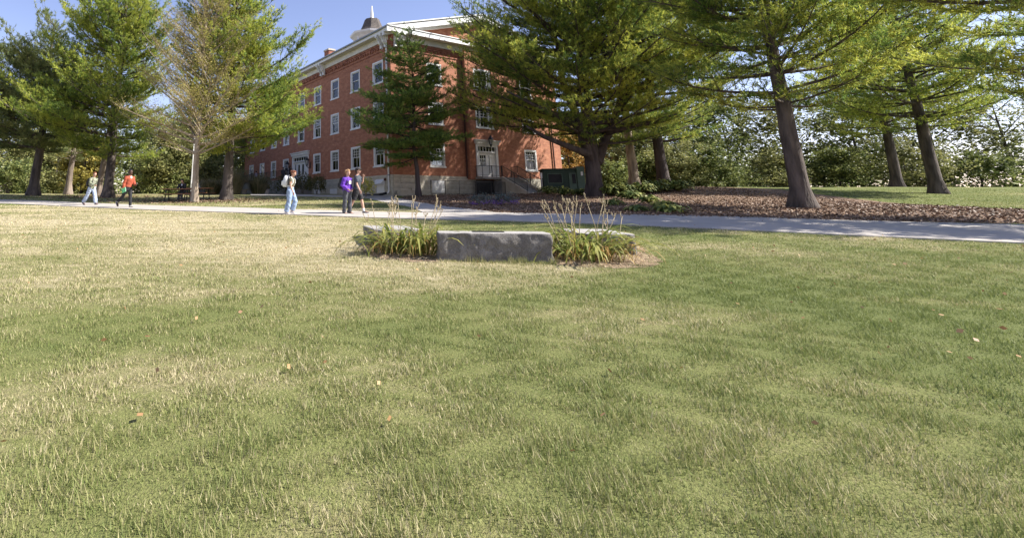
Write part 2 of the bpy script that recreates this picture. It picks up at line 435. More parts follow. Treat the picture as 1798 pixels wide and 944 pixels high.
def in_poly(P, poly):
    x, y = P[:, 0], P[:, 1]; ins = np.zeros(len(P), bool)
    n = len(poly)
    for i in range(n):
        x0, y0 = poly[i][0], poly[i][1]; x1, y1 = poly[(i + 1) % n][0], poly[(i + 1) % n][1]
        c = ((y0 > y) != (y1 > y)) & (x < (x1 - x0) * (y - y0) / ((y1 - y0) if abs(y1 - y0) > 1e-9 else 1e-9) + x0)
        ins ^= c
    return ins
def refine(poly, step, wob=0.0, seed=0):
    r_ = np.random.default_rng(seed); out = []
    for i in range(len(poly)):
        a = np.array(poly[i][:2]); b = np.array(poly[(i + 1) % len(poly)][:2])
        k = max(1, int(np.linalg.norm(b - a) / step))
        for j in range(k): out.append(a + (b - a) * j / k + (r_.normal(0, wob, 2) if wob and j else 0))
    return out
def sheet(name, poly, off, mat, step=0.6, wob=0.0, skirt=0.06, seed=0, rough=0.0):
    ed = refine(poly, step, wob, seed); E = np.array(ed)
    x0, y0 = E.min(0); x1, y1 = E.max(0)
    g = np.stack(np.meshgrid(np.arange(x0, x1, step), np.arange(y0, y1, step)), -1).reshape(-1, 2)
    g = g[in_poly(g, ed)]
    dd = np.min(np.linalg.norm(g[:, None, :] - E[None], axis=2), axis=1) if len(g) else np.zeros(0)
    g = g[dd > step * 0.4]
    pts = [Vector(p) for p in ed] + [Vector(p) for p in g]
    n = len(ed)
    vs, es, fs, *_ = delaunay_2d_cdt(pts, [(i, (i + 1) % n) for i in range(n)], [], 1, 1e-4)
    A = np.array([(v[0], v[1]) for v in vs])
    z = hgt(A[:, 0], A[:, 1]) + off
    if rough: z = z + np.random.default_rng(3).uniform(0, rough, len(z))
    V = np.column_stack([A, z]).tolist(); Fc = [list(f) for f in fs]
    V0 = len(V)
    for i in range(n):
        x, y = ed[i]; h_ = float(hgt(x, y)); V.append((x, y, h_ + off)); V.append((x, y, h_ + off - skirt))
    T = [f for f in Fc if len(f) == 3]; Q = [f for f in Fc if len(f) == 4]
    for i in range(n):
        j = (i + 1) % n; Q.append([V0 + 2 * i, V0 + 2 * j, V0 + 2 * j + 1, V0 + 2 * i + 1])
    return tag(obj_np(name, np.array(V), [np.array(T), np.array(Q)], mat, smooth=False), kind='structure')

g2 = lambda x, y: tuple(gnd(x, y)[:2])
near_edge = [g2(*p) for p in ((0, 357.6), (150, 364), (300, 370.5), (510, 377.4), (700, 384.5), (850, 387.5), (1000, 392), (1198, 400.4))]
far_edge = [g2(*p) for p in ((0, 350.8), (150, 356.8), (300, 362), (510, 368.2), (640, 372.4), (760, 374.6), (880, 374.2), (1000, 376.6), (1198, 378.8))]
def extend(a, b, d):
    a = np.array(a); b = np.array(b); return tuple(b + (b - a) / np.linalg.norm(b - a) * d)
ne = [extend(near_edge[1], near_edge[0], 40)] + near_edge + [extend(near_edge[-2], near_edge[-1], 26)]
fe = [extend(far_edge[1], far_edge[0], 40)] + far_edge + [(far_edge[-1][0] + 24, far_edge[-1][1] - 9.0)]
PATH = ne + fe[::-1]
sheet('path', PATH, 0.030, M['concrete'], 0.7)
BRANCH = [g2(*p) for p in ((634, 346.2), (668, 354), (724, 364.5), (742, 373.2), (868, 373.2), (840, 369.0), (792, 364), (740, 356.3), (700, 348.6), (686, 344.5))]
sheet('branch_path', BRANCH, 0.024, M['concrete'], 0.8)
WALK = [g2(*p) for p in ((440, 341.0), (460, 341.2), (560, 343.0), (640, 344.0), (692, 344.2))] + [g2(*p) for p in ((690, 347.0), (632, 346.6), (560, 345.6), (458, 343.6), (440, 343.2))]
sheet('upper_walk', WALK, 0.036, M['concrete'], 0.8)
MULCH = [g2(*p) for p in ((702, 349.2), (739, 356.8), (789, 364.6), (837, 370.0), (884, 375.0), (1000, 378.0), (1200, 381.0))] + \
        [(fe[-1][0] * 0.8, fe[-1][1] + 4.5), (30, 26), (33, 40), (27, 47)] + [(21, 46), (14.5, 44.5)] + [g2(*p) for p in ((870, 342.5), (800, 342.2), (745, 343), (712, 344.5))]
sheet('mulch_bed', MULCH, 0.003, M['mulch'], 0.45, 0.05, 0.03, 4, 0.018)

# ================================================================== BRICK BUILDING
r0, _ = rf(690, 300)
CORN = Vector((r0 * 42.0, 42.0, 0.0))
dL = Vector((-0.56835, 1, 0)).normalized(); nL = Vector((-dL.y, dL.x, 0))      # left face runs away from the corner
if nL.y > 0: nL = -nL
dR = Vector((1.75918, 1, 0)).normalized(); nR = Vector((dR.y, -dR.x, 0))
FACE = {'L': (dL, nL), 'R': (dR, nR)}
def fp(face, s, o, z):
    d, n = FACE[face]; return CORN + d * s + n * o + Vector((0, 0, z))
def fpt(face): return lambda s, o, z: tuple(fp(face, s, o, z))
def fmat(face, s, o, z):
    d, n = FACE[face]; x = d if face == 'L' else -d
    p = fp(face, s, o, z)
    return Matrix(((x.x, n.x, 0, p.x), (x.y, n.y, 0, p.y), (0, 0, 1, p.z), (0, 0, 0, 1)))
LEN_L, LEN_R, Z_STONE, Z_BRICK = 36.3, 20.8, 3.68, 15.55
B = thing('brick_building', 'three storey red brick college hall with white windows and a white cupola', 'building', (CORN.x, CORN.y, 1.9))
BAY0, BAY1, BAYD = 8.00, 12.05, 0.45
WW, WH = 1.66, 1.95
ROWS = [4.48, 8.12, 11.64]
L_S = [1.97, 5.82, 9.78, 13.63, 17.62, 21.7, 25.5, 29.4, 33.4]
wins = []                                          # face, s, z, w, h, offset, row
for r, z in enumerate(ROWS):
    for i, s in enumerate(L_S):
        if r == 0 and i == 4: continue
        wins.append(('L', s, z, WW, WH, 0.0, r))
    for s in (4.70, 16.32): wins.append(('R', s, z, WW, WH, 0.0, r))
    if r: wins.append(('R', 10.03, z, 2.15, WH, BAYD, r))
DOOR_L = (15.55, 19.75, Z_STONE + 0.02, 6.55)
DOOR_R = (8.72, 11.40, Z_STONE + 0.02, 6.60)

def wall_with_holes(name, face, s0, s1, z0, z1, off, holes, mat, reveal=0.22):
    ss = sorted({s0, s1} | {h[0] for h in holes} | {h[1] for h in holes})
    zz = sorted({z0, z1} | {h[2] for h in holes} | {h[3] for h in holes})
    V = []; Q = []; UV = []
    def quad(pts, uvs):
        b = len(V); V.extend(pts); UV.extend(uvs); Q.append([b, b + 1, b + 2, b + 3])
    for i in range(len(ss) - 1):
        for j in range(len(zz) - 1):
            a, b, c, d = ss[i], ss[i + 1], zz[j], zz[j + 1]
            if any(h[0] <= a + 1e-6 and h[1] >= b - 1e-6 and h[2] <= c + 1e-6 and h[3] >= d - 1e-6 for h in holes): continue
            quad([fp(face, a, off, c), fp(face, b, off, c), fp(face, b, off, d), fp(face, a, off, d)], [(a, c), (b, c), (b, d), (a, d)])
    for (a, b, c, d) in holes:
        o2 = off - reveal
        for p, q in (((a, c), (a, d)), ((a, d), (b, d)), ((b, d), (b, c)), ((b, c), (a, c))):
            quad([fp(face, p[0], off, p[1]), fp(face, q[0], off, q[1]), fp(face, q[0], o2, q[1]), fp(face, p[0], o2, p[1])],
                 [(p[0], p[1]), (q[0], q[1]), (q[0] + .2, q[1] + .2), (p[0] + .2, p[1] + .2)])
    return obj_np(name, np.array([tuple(v) for v in V]), [np.array(Q)], mat, B, uv=np.array(UV))
hl = [(s - w / 2, s + w / 2, z, z + h) for f, s, z, w, h, o, r in wins if f == 'L'] + [DOOR_L]
hr = [(s - w / 2, s + w / 2, z, z + h) for f, s, z, w, h, o, r in wins if f == 'R' and o == 0]
hb = [(s - w / 2, s + w / 2, z, z + h) for f, s, z, w, h, o, r in wins if f == 'R' and o > 0] + [DOOR_R]
wall_with_holes('wall', 'L', 0, LEN_L, Z_STONE, Z_BRICK, 0, hl, M['brick'])
wall_with_holes('wall', 'R', 0, BAY0, Z_STONE, Z_BRICK, 0, [h for h in hr if h[0] < 8], M['brick'])
wall_with_holes('wall', 'R', BAY1, LEN_R, Z_STONE, Z_BRICK, 0, [h for h in hr if h[0] > 12], M['brick'])
wall_with_holes('wall', 'R', BAY0, BAY1, Z_STONE - .25, Z_BRICK - .3, BAYD, hb, M['brick'])
def wallquad(name, pts, uvs, mat=None):
    return obj_np(name, np.array([tuple(p) for p in pts]), [np.array([list(range(len(pts)))])], mat or M['brick'], B, uv=np.array(uvs))
for s in (BAY0, BAY1):
    wallquad('wall', [fp('R', s, 0, Z_STONE - .25), fp('R', s, BAYD, Z_STONE - .25), fp('R', s, BAYD, Z_BRICK - .3), fp('R', s, 0, Z_BRICK - .3)],
             [(0, 3.4), (BAYD, 3.4), (BAYD, 15.2), (0, 15.2)])
# rear walls close the volume
bl = fp('L', LEN_L, 0, 0); far = bl + dR * LEN_R; br = fp('R', LEN_R, 0, 0)
up = lambda p, z: Vector((p.x, p.y, z))
wallquad('wall', [up(bl, 1.5), up(far, 1.5), up(far, Z_BRICK), up(bl, Z_BRICK)], [(0, 0), (LEN_R, 0), (LEN_R, 14), (0, 14)])
wallquad('wall', [up(br, 1.5), up(far, 1.5), up(far, Z_BRICK), up(br, Z_BRICK)], [(0, 0), (LEN_L, 0), (LEN_L, 14), (0, 14)])
# corbelled brick frieze under the eaves
for face, s0, s1, o in (('L', 0.0, LEN_L, 0.0), ('R', 0.0, BAY0 - .002, 0.0), ('R', BAY1 + .002, LEN_R, 0.0)):
    mb = MB(); fn = fpt(face)
    mb.box(s0, s1, 0.0, 0.10, 14.72, 14.86, fn); mb.box(s0, s1, 0.0, 0.16, 14.862, 15.54, fn)
    s = s0 + 0.1
    while s < s1 - 0.25:
        mb.box(s, s + 0.20, 0.0, 0.10, 14.56, 14.718, fn); s += 0.42
    mb.box(s0, s1, 0.0, 0.06, 14.30, 14.40, fn)
    mb.obj('brick_frieze', M['brick_dark'] if face == 'L' else M['brick_dark'], B)
# corner pilaster strips
for face, s0, s1 in (('R', BAY0 - 0.001, BAY0), ): pass

# foundation: stone courses as separate blocks in front of a dark core
core = MB()
core.box(0.04, LEN_L, -0.3, -0.04, 0.6, Z_STONE - .02, fpt('L')); core.box(0.04, LEN_R, -0.3, -0.04, 0.6, Z_STONE - .02, fpt('R'))
core.obj('foundation_core', M['concrete_grey'], B)
stone_meshes = []
for k in range(6):
    mb = MB(); mb.box(-.5, .5, -.5, .5, -.5, .5)
    V, Fs = mb.arrays(); V = V + np.random.default_rng(k).normal(0, 0.012, V.shape)
    stone_meshes.append(mesh_np('foundation_stone', V, Fs, M['stone']))
def stone(face, s0, s1, z0, z1, out=0.05):
    me = stone_meshes[random.randrange(6)]
    o = random.uniform(0, 0.035)
    Mx = fmat(face, (s0 + s1) / 2, out / 2 - .06 + o, (z0 + z1) / 2) @ Matrix.Diagonal((s1 - s0 - 0.025, 0.16, z1 - z0 - 0.022, 1))
    link(bpy.data.objects.new('foundation_stone', me), B, Mx)
for face, smax in (('R', 9.0), ('L', 13.0)):
    z = Z_STONE; k = 0
    while z > 1.75:
        hh = (0.24, 0.44, 0.40, 0.42, 0.40)[min(k, 4)]
        s = 0.0 if k % 2 else -0.0
        first = True
        while s < smax:
            w = random.uniform(0.8, 1.5) * (0.6 if first and k % 2 else 1)
            stone(face, s, min(s + w, smax), z - hh, z, 0.09 if k == 0 else 0.04)
            s += w; first = False
        z -= hh; k += 1
MB().box(13.0, LEN_L, -.02, .05, 1.0, Z_STONE - .003, fpt('L')).obj('foundation_wall', M['stone'], B)
MB().box(9.0, LEN_R, -.02, .05, 1.0, Z_STONE - .003, fpt('R')).obj('foundation_wall', M['stone'], B)

# ---- windows: casing, two sashes, panes, blind, dark room behind
def window_meshes(w, h, cols, rows, triple=False):
    cas = MB(); t = 0.16
    cas.box(-w / 2, -w / 2 + t, -0.17, 0.035, 0, h); cas.box(w / 2 - t, w / 2, -0.17, 0.035, 0, h)
    cas.box(-w / 2 + t, w / 2 - t, -0.17, 0.037, h - t, h)
    cas.box(-w / 2 - .07, w / 2 + .07, -0.17, 0.09, -0.12, 0.0); cas.box(-w / 2 + t, w / 2 - t, -0.17, 0.02, 0.0, 0.05)
    if triple:
        for sx_ in (-1, 1): cas.box(sx_ * w * .26 - .07, sx_ * w * .26 + .07, -0.168, 0.03, 0.05, h - t)
    def sash(z0, z1, y, c, r):
        mb = MB(); iw = w / 2 - t; f = 0.055
        mb.box(-iw, -iw + f, y - .03, y + .02, z0, z1); mb.box(iw - f, iw, y - .03, y + .02, z0, z1)
        mb.box(-iw + f, iw - f, y - .03, y + .022, z0, z0 + f); mb.box(-iw + f, iw - f, y - .03, y + .022, z1 - f, z1)
        for i in range(1, c):
            x = -iw + f + (2 * iw - 2 * f) * i / c; mb.box(x - .013, x + .013, y - .02, y + .012, z0 + f, z1 - f)
        for i in range(1, r):
            z = z0 + f + (z1 - z0 - 2 * f) * i / r; mb.box(-iw + f, iw - f, y - .018, y + .010, z - .013, z + .013)
        return mb
    mid = h * 0.5
    V = lambda mb: mb.arrays()
    up_ = sash(mid - .02, h - t, -0.06, cols, rows); lo_ = sash(0.05, mid + .035, -0.115, 2 if cols > 2 else 1, 1)
    pu = MB().box(-w / 2 + t + .03, w / 2 - t - .03, -.068, -.062, mid, h - t - .02)
    pl = MB().box(-w / 2 + t + .03, w / 2 - t - .03, -.124, -.118, .08, mid)
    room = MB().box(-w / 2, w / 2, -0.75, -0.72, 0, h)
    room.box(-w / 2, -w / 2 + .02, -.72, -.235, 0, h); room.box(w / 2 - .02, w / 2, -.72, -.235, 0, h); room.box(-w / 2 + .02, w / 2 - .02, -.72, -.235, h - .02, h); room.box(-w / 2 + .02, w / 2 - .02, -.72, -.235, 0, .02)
    bl_ = MB().box(-w / 2 + .1, w / 2 - .1, -.20, -.19, mid - .03, h - .05)
    bl2 = MB().box(-w / 2 + .1, w / 2 - .1, -.20, -.19, h * .72, h - .05)
    mk = lambda nm, mb, mt: mesh_np(nm, *mb.arrays(), mt)
    return dict(casing=mk('window', cas, M['white']), up=mk('sash', up_, M['white']), lo=mk('sash', lo_, M['white']), pu=mk('pane', pu, M['glass']),
                pl=mk('pane', pl, M['glass']), room=mk('dark_room', room, M['dark']), blind=mk('blind', bl_, M['blind']), blind2=mk('blind', bl2, M['blind']))
WM_STD = window_meshes(WW, WH, 4, 3); WM_PLAIN = window_meshes(WW, WH, 1, 1); WM_TRI = window_meshes(2.15, WH, 4, 3, True)
def add_window(face, s, z, w, h, o, kind, blind):
    Mx = fmat(face, s, o - 0.02, z)
    wo = link(bpy.data.objects.new('window', kind['casing']), B, Mx)
    for nm in ('up', 'lo', 'pu', 'pl', 'room'):
        link(bpy.data.objects.new(kind[nm].name.split('.')[0], kind[nm]), wo, Mx)
    if blind: link(bpy.data.objects.new('blind', kind[blind]), wo, Mx)
rr = random.Random(3)
for f, s, z, w, h, o, r in wins:
    kind = WM_TRI if w > 2 else (WM_PLAIN if r == 2 or (r == 1 and rr.random() < .5) else WM_STD)
    if f == 'L' and r == 0: kind = WM_STD
    if f == 'L' and r == 1 and s in (5.82, 9.78): kind = WM_STD
    add_window(f, s, z, w, h, o, kind, 'blind' if (r == 2 or kind is WM_PLAIN) else ('blind2' if rr.random() < .25 else None))

# ---- entrance doors
def door(face, s0, s1, z0, z1, o, leaves, transom):
    w = s1 - s0; sc = (s0 + s1) / 2
    Mx = fmat(face, sc, o, z0); h = z1 - z0
    cas = MB(); t = 0.26
    cas.box(-w / 2, -w / 2 + t, -.2, .09, 0, h); cas.box(w / 2 - t, w / 2, -.2, .09, 0, h); cas.box(-w / 2 + t, w / 2 - t, -.2, .085, h - .22, h)
    cas.box(-w / 2 - .12, w / 2 + .12, -.05, .20, h, h + .26); cas.box(-w / 2 - .22, w / 2 + .22, -.05, .30, h + .262, h + .36)
    cas.box(-w / 2 + t, w / 2 - t, -.2, .05, 2.12, 2.26)
    do = cas.obj('door', M['white'], B, Mx, bevel=.012)
    iw = w / 2 - t
    n = transom
    for i in range(n + 1):
        x = -iw + 2 * iw * i / n; MB().box(max(x - .03, -iw), min(x + .03, iw), -.12, -.06, 2.26, h - .22).obj('transom_bar', M['white'], do, Mx)
    MB().box(-iw, iw, -.10, -.09, 2.26, h - .22).obj('pane', M['glass'], do, Mx)
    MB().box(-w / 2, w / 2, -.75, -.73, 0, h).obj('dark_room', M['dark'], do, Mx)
    x = -iw
    for lw_, glass in leaves:
        x1 = x + lw_ * 2 * iw
        leaf = MB(); g = glass
        if g is None: leaf.box(x + .01, x1 - .01, -.13, -.07, .02, 2.10)
        else:
            gx0 = x + (x1 - x) * .5 - g[0] / 2; gx1 = gx0 + g[0]; gz0, gz1 = g[1], g[2]
            leaf.box(x + .01, gx0, -.13, -.07, .02, 2.10); leaf.box(gx1, x1 - .01, -.13, -.07, .02, 2.10)
            leaf.box(gx0, gx1, -.13, -.072, .02, gz0); leaf.box(gx0, gx1, -.13, -.072, gz1, 2.10)
            for i in range(1, g[3]): xx = gx0 + g[0] * i / g[3]; leaf.box(xx - .014, xx + .014, -.12, -.078, gz0, gz1)
            for i in range(1, g[4]): zz = gz0 + (gz1 - gz0) * i / g[4]; leaf.box(gx0, gx1, -.118, -.08, zz - .014, zz + .014)
        lf = leaf.obj('door_leaf', M['white'], do, Mx)
        if g is not None: MB().box(gx0, gx1, -.105, -.100, gz0, gz1).obj('pane', M['glass'], do, Mx)
        MB().ball((x1 - .12 if x < 0 else x + .12, -.03, 1.0), .045, 8, 6).obj('handle', M['iron'], do, Mx)
        x = x1
    return do
door('L', *DOOR_L, 0.0, [(.22, None), (.28, (.5, .75, 1.85, 1, 1)), (.28, (.5, .75, 1.85, 1, 1)), (.22, (.28, .2, 1.95, 1, 1))], 6)
door('R', *DOOR_R, BAYD, [(.30, None), (.12, (.10, .3, 1.9, 1, 1)), (.58, (.72, .95, 1.9, 3, 3))], 6)

# ---- eaves, gutter, gable, roof
RIDGE_S = LEN_R / 2; Z_EAVE, Z_RIDGE = 16.02, 18.75
def rz(t):                                         # roof height at t metres in from the left eave line
    return Z_EAVE + (Z_RIDGE - Z_EAVE) * (1 - abs(t - RIDGE_S) / RIDGE_S)
eL = fpt('L')
mb = MB()
mb.box(-0.75, LEN_L + .4, 0.0, 0.75, 15.56, 15.66, eL)         # soffit
mb.box(0.06, LEN_L, 0.165, 0.24, 15.05, 15.555, eL)             # frieze board
mb.obj('soffit', M['cream'], B)
MB().box(-0.80, LEN_L + .4, 0.75, 0.82, 15.58, 15.98, eL).obj('fascia', M['white'], B)
mb = MB(); mb.box(-0.78, LEN_L + .4, 0.823, 0.97, 15.84, 16.00, eL); mb.obj('gutter', M['gutter'], B, bevel=.03)
eR = fpt('R')
mb = MB(); mb.box(0.76, LEN_R + .6, 0.0, 0.66, 15.56, 15.66, eR); mb.box(0.25, LEN_R, 0.163, 0.24, 15.05, 15.555, eR)
mb.obj('soffit', M['cream'], B)
MB().box(-0.70, LEN_R + .7, 0.663, 0.80, 15.60, 15.99, eR).box(-0.74, LEN_R + .75, 0.50, 0.86, 15.993, 16.07, eR).obj('cornice', M['white'], B)
# gable triangle
V = [fp('R', 0, 0.02, 15.9), fp('R', LEN_R, 0.02, 15.9), fp('R', RIDGE_S, 0.02, Z_RIDGE + .25)]
wallquad('gable_wall', V, [(0, 15.9), (LEN_R, 15.9), (RIDGE_S, Z_RIDGE)])
V = [tuple(p + dL * LEN_L) for p in V]
wallquad('gable_wall', [Vector(p) for p in V], [(0, 15.9), (LEN_R, 15.9), (RIDGE_S, Z_RIDGE)])
def rake(s0, s1, o0, o1, dz0, dz1):
    def f(s): return rz(s) 
    P = []
    V = []
    for s in (s0, s1):
        for o in (o0, o1):
            for dz in (dz0, dz1): V.append(tuple(fp('R', s, o, f(s) + dz)))
    return V
for a, b in ((-0.85, RIDGE_S), (RIDGE_S, LEN_R + .85)):
    mb = MB()
    for o0, o1, d0, d1 in ((0.02, 0.70, -0.10, 0.10), (0.703, 0.80, -0.34, 0.22), (0.02, 0.30, -0.52, -0.103), (0.66, 0.90, 0.223, 0.32)):
        mb.add(rake(a, b, o0, o1, d0, d1), [(0, 1, 3, 2), (4, 6, 7, 5), (0, 4, 5, 1), (2, 3, 7, 6), (0, 2, 6, 4), (1, 5, 7, 3)])
    mb.obj('rake_board', M['white'], B)
# roof planes with thickness
def roof_pt(t, s, dz): 
    p = CORN + dR * t + dL * s; return (p.x, p.y, rz(t) + dz)
for a, b in ((-0.95, RIDGE_S), (RIDGE_S, LEN_R + .95)):
    V = [roof_pt(t, s, dz) for t in (a, b) for s in (-0.72, LEN_L + .8) for dz in (.10, .20)]
    mb = MB(); mb.add(V, [(0, 1, 3, 2), (4, 6, 7, 5), (0, 4, 5, 1), (2, 3, 7, 6), (0, 2, 6, 4), (1, 5, 7, 3)])
    mb.obj('roof', M['shingle'], B)
# brackets under the eaves: scrolled, in pairs
def bracket(face, s, o0):
    fn = fpt(face)
    prof = [(0.0, 15.55), (0.72, 15.55), (0.72, 15.38), (0.60, 15.30), (0.46, 15.12), (0.36, 14.86), (0.20, 14.72), (0.20, 14.45), (0.0, 14.40)]
    mb = MB(); rings = [[fn(s + k * .11, o0 + o * (1 - .0), z) for o, z in prof] for k in (-1, 1)]
    mb.loft(rings); mb.obj('bracket', M['white'], B)
for s in (0.35, 0.95, 11.75, 12.35, 23.2, 23.8, 34.6, 35.2): bracket('L', s, 0.165)
for s in (0.35, 0.95): bracket('R', s, 0.165)
# downspouts
ds = MB(); ds.tube([fp('L', .42, .6, 15.6), fp('L', .42, .30, 14.9), fp('L', .42, .14, 14.4), fp('L', .42, .14, 2.35), fp('L', .44, .32, 2.15)], .075, 8)
dso = ds.obj('downspout', M['white'], B)
for z in (13.0, 9.5, 6.2, 3.6): MB().box(.30, .54, .05, .23, z, z + .09, eL).obj('strap', M['gutter'], dso)
mb = MB(); mb.tube([fp('L', .46, .34, 2.22), fp('L', .7, .9, 2.06), fp('L', 2.2, 1.2, 2.03), fp('L', 4.4, 1.25, 2.03)], [.09, .11, .10, .09], 8)
mb.obj('drain_hose', M['iron'], B)
for s, o in ((8.0 - .10, 0.12), (12.22, 0.12), (19.55, 0.12)):
    mb = MB(); mb.tube([fp('R', s, o, 15.2), fp('R', s, o, Z_STONE - .15)], .075, 8); mb.obj('downpipe', M['brown_pipe'], B)
# chimney
cpos = None
for s_ in np.arange(5, 25, .05):
    p = CORN + dL * s_ + dR * 3.2
    if abs((p.x / p.y) - rf(577, 100)[0]) < .002: cpos = p; break
mb = MB(); fc = lambda a, b, z: tuple(cpos + dL * a + dR * b + Vector((0, 0, z)))
mb.box(-.55, .55, -.4, .4, 16.4, 18.85, fc); ch = mb.obj('chimney', M['brick_dark'], B)
MB().box(-.62, .62, -.47, .47, 18.852, 19.05, fc).obj('cap', M['stone'], ch)
# cupola on the ridge
for s_ in np.arange(0, 36, .05):
    q = CORN + dL * s_ + dR * RIDGE_S
    if q.x / q.y < rf(653.5, 50)[0]: break
print('cupola at', s_, q)
kf = q.y / 900.0
def zpx(y): return CAM_H + rf(653, y)[1] * q.y
def oct_ring(r, z, rot=math.pi / 8): return [(q.x + r * math.cos(rot + k * math.pi / 4 + .25), q.y + r * math.sin(rot + k * math.pi / 4 + .25), z) for k in range(8)]
rd = 33 * kf
mb = MB(); mb.loft([oct_ring(rd, Z_RIDGE - 1.5), oct_ring(rd, zpx(68))]); cup = mb.obj('cupola', M['cream'], B)
for k in range(8):
    a = math.pi / 8 + k * math.pi / 4 + .25
    x, y = q.x + rd * math.cos(a), q.y + rd * math.sin(a)
    mb = MB(); mb.box(x - .13, x + .13, y - .13, y + .13, Z_RIDGE - 1.4, zpx(68) - .01); mb.obj('corner_post', M['white'], cup)
mb = MB(); mb.loft([oct_ring(rd * 1.02, zpx(72)), oct_ring(rd * 1.10, zpx(69)), oct_ring(rd * 1.24, zpx(65.5)), oct_ring(rd * 1.27, zpx(62.5)), oct_ring(rd * .9, zpx(61))]); mb.obj('cupola_cornice', M['white'], cup)
mb = MB(); mb.loft([oct_ring(rd * .98, zpx(63.4)), oct_ring(rd * .80, zpx(59)), oct_ring(rd * .66, zpx(53)), oct_ring(rd * .53, zpx(45)), oct_ring(rd * .41, zpx(35.5)), oct_ring(rd * .2, zpx(34.2))])
mb.obj('cupola_roof', M['shingle'], cup)
mb = MB(); mb.tube([(q.x, q.y, zpx(32.5)), (q.x, q.y, zpx(30)), (q.x, q.y, zpx(11))], [rd * .125, rd * .10, rd * .035], 8); mb.obj('spire', M['white'], cup)

# basement openings
MB().box(3.95, 5.25, -.02, .075, 2.25, 3.30, eR).box(4.02, 5.18, .076, .095, 2.32, 3.22, eR).obj('basement_panel', M['white'], B)
mb = MB(); mb.box(1.15, 2.25, .06, .10, 2.25, 3.30, eL); vent = mb.obj('basement_panel', M['white'], B)
V = [eL(1.05, .10, 3.35), eL(2.35, .10, 3.35), eL(2.35, .60, 2.95), eL(1.05, .60, 2.95), eL(1.05, .10, 2.95), eL(2.35, .10, 2.95)]
mb = MB(); mb.add(V, [(0, 1, 2, 3), (0, 3, 4), (1, 5, 2), (3, 2, 5, 4)]); mb.obj('vent_hood', M['white'], vent)
for s in (9.9, 13.4):
    MB().box(s - .7, s + .7, .045, .075, 2.1, 2.75, eL).box(s - .55, s + .55, .076, .085, 2.2, 2.62, eL).obj('basement_window', M['white'], B)
mb = MB(); mb.ball(fp('L', .98, .12, 3.32), .13, 10, 8); mb.tube([fp('L', .98, .02, 3.32), fp('L', .98, .12, 3.32)], .07, 8); mb.obj('alarm_bell', M['brown_pipe'], B)

# ---- wall lanterns
def lantern(face, s, o, z, label):
    t = thing('wall_lantern', label, 'lantern', tuple(fp(face, s, o, z)), 0, 'black wall lanterns')
    Mx = fmat(face, s, o, z)
    mb = MB(); mb.box(-.08, .08, 0, .04, -.45, .15); mb.tube([(0, .03, -.3), (0, .25, -.42), (0, .42, -.28), (0, .42, -.12)], .035, 8); mb.obj('bracket', M['iron'], t, Mx)
    ring = lambda r, z_: [(r * math.cos(k * math.pi / 3), .42 + r * math.sin(k * math.pi / 3), z_) for k in range(6)]
    mb = MB(); mb.loft([ring(.10, -.14), ring(.19, .36)]); mb.obj('glass', M['lamp_glass'], t, Mx)
    mb = MB(); mb.loft([ring(.28, .36), ring(.22, .46), ring(.10, .62), ring(.03, .76)]); mb.loft([ring(.06, -.24), ring(.13, -.12)])
    for k in range(6):
        a = k * math.pi / 3
        mb.bar((.105 * math.cos(a), .42 + .105 * math.sin(a), -.14), (.20 * math.cos(a), .42 + .20 * math.sin(a), .37), .03)
    mb.obj('cage', M['iron'], t, Mx)
lantern('L', 15.1, 0.02, 5.45, 'black wall lantern right of the white double entrance door')
lantern('L', 20.25, 0.02, 5.35, 'black wall lantern left of the white double entrance door')
lantern('R', 10.20, BAYD + .02, 6.65, 'black wall lantern above the single white door with steps')

# ---- entrance steps on the right face
def rail_run(t, face, pts, h=0.95, gap=0.13, mat=None):
    """posts as parts, rails and balusters each one part"""
    mat = mat or M['iron']
    top = MB(); bal = MB()
    for (a, b) in zip(pts[:-1], pts[1:]):
        A = fp(face, *a); Bq = fp(face, *b); L = (Bq - A).length
        top.bar(A + Vector((0, 0, h)), Bq + Vector((0, 0, h)), .05, .04); top.bar(A + Vector((0, 0, .12)), Bq + Vector((0, 0, .12)), .03)
        n = max(2, int(L / gap))
        for i in range(1, n):
            p = A.lerp(Bq, i / n); bal.bar(p + Vector((0, 0, .12)), p + Vector((0, 0, h)), .016)
    k = 0
    for (a, b) in zip(pts[:-1], pts[1:]):
        A = fp(face, *a); Bq = fp(face, *b); n = max(1, round((Bq - A).length / 1.5))
        for i in range(n + (1 if (a, b) == (pts[-2], pts[-1]) else 0)):
            p = A.lerp(Bq, i / n); MB().bar(p, p + Vector((0, 0, h + .03)), .045).obj('post', mat, t)
    top.obj('rail', mat, t)
    tag(bal.obj('balusters', mat, t), kind='stuff')
ST = thing('entrance_steps', 'grey concrete landing and steps at the single white door', 'steps', tuple(fp('R', 10.5, 1.2, 2.1)))
zl = Z_STONE - .03
MB().box(8.50, 12.95, BAYD + .01, 1.36, zl - .18, zl, eR).obj('landing', M['concrete_grey'], ST, bevel=.01)
NS = 8; run = 0.31; rise = (zl - 2.15) / (NS + 1)
for i in range(NS):
    zt = zl - rise * (i + 1)
    MB().box(10.952, 12.748, 1.362 + run * i, 1.362 + run * (i + 1) + .02, 1.6, zt, eR).obj('step', M['concrete_grey'], ST, bevel=.01)
oe = 1.362 + run * NS
for s in (10.75, 12.75):
    prof = [(1.362, zl + .06), (oe + .25, 2.32), (oe + .25, 1.6), (1.362, 1.6)]
    mb = MB(); mb.loft([[eR(ss, o, z) for o, z in prof] for ss in (s, s + .20)]); mb.obj('cheek_wall', M['concrete_tan'], ST)
    MB().box(s, s + .2, BAYD + .02 if s < 12 else .1, 1.358, 1.6, zl - .183, eR).obj('support', M['concrete_grey'], ST)
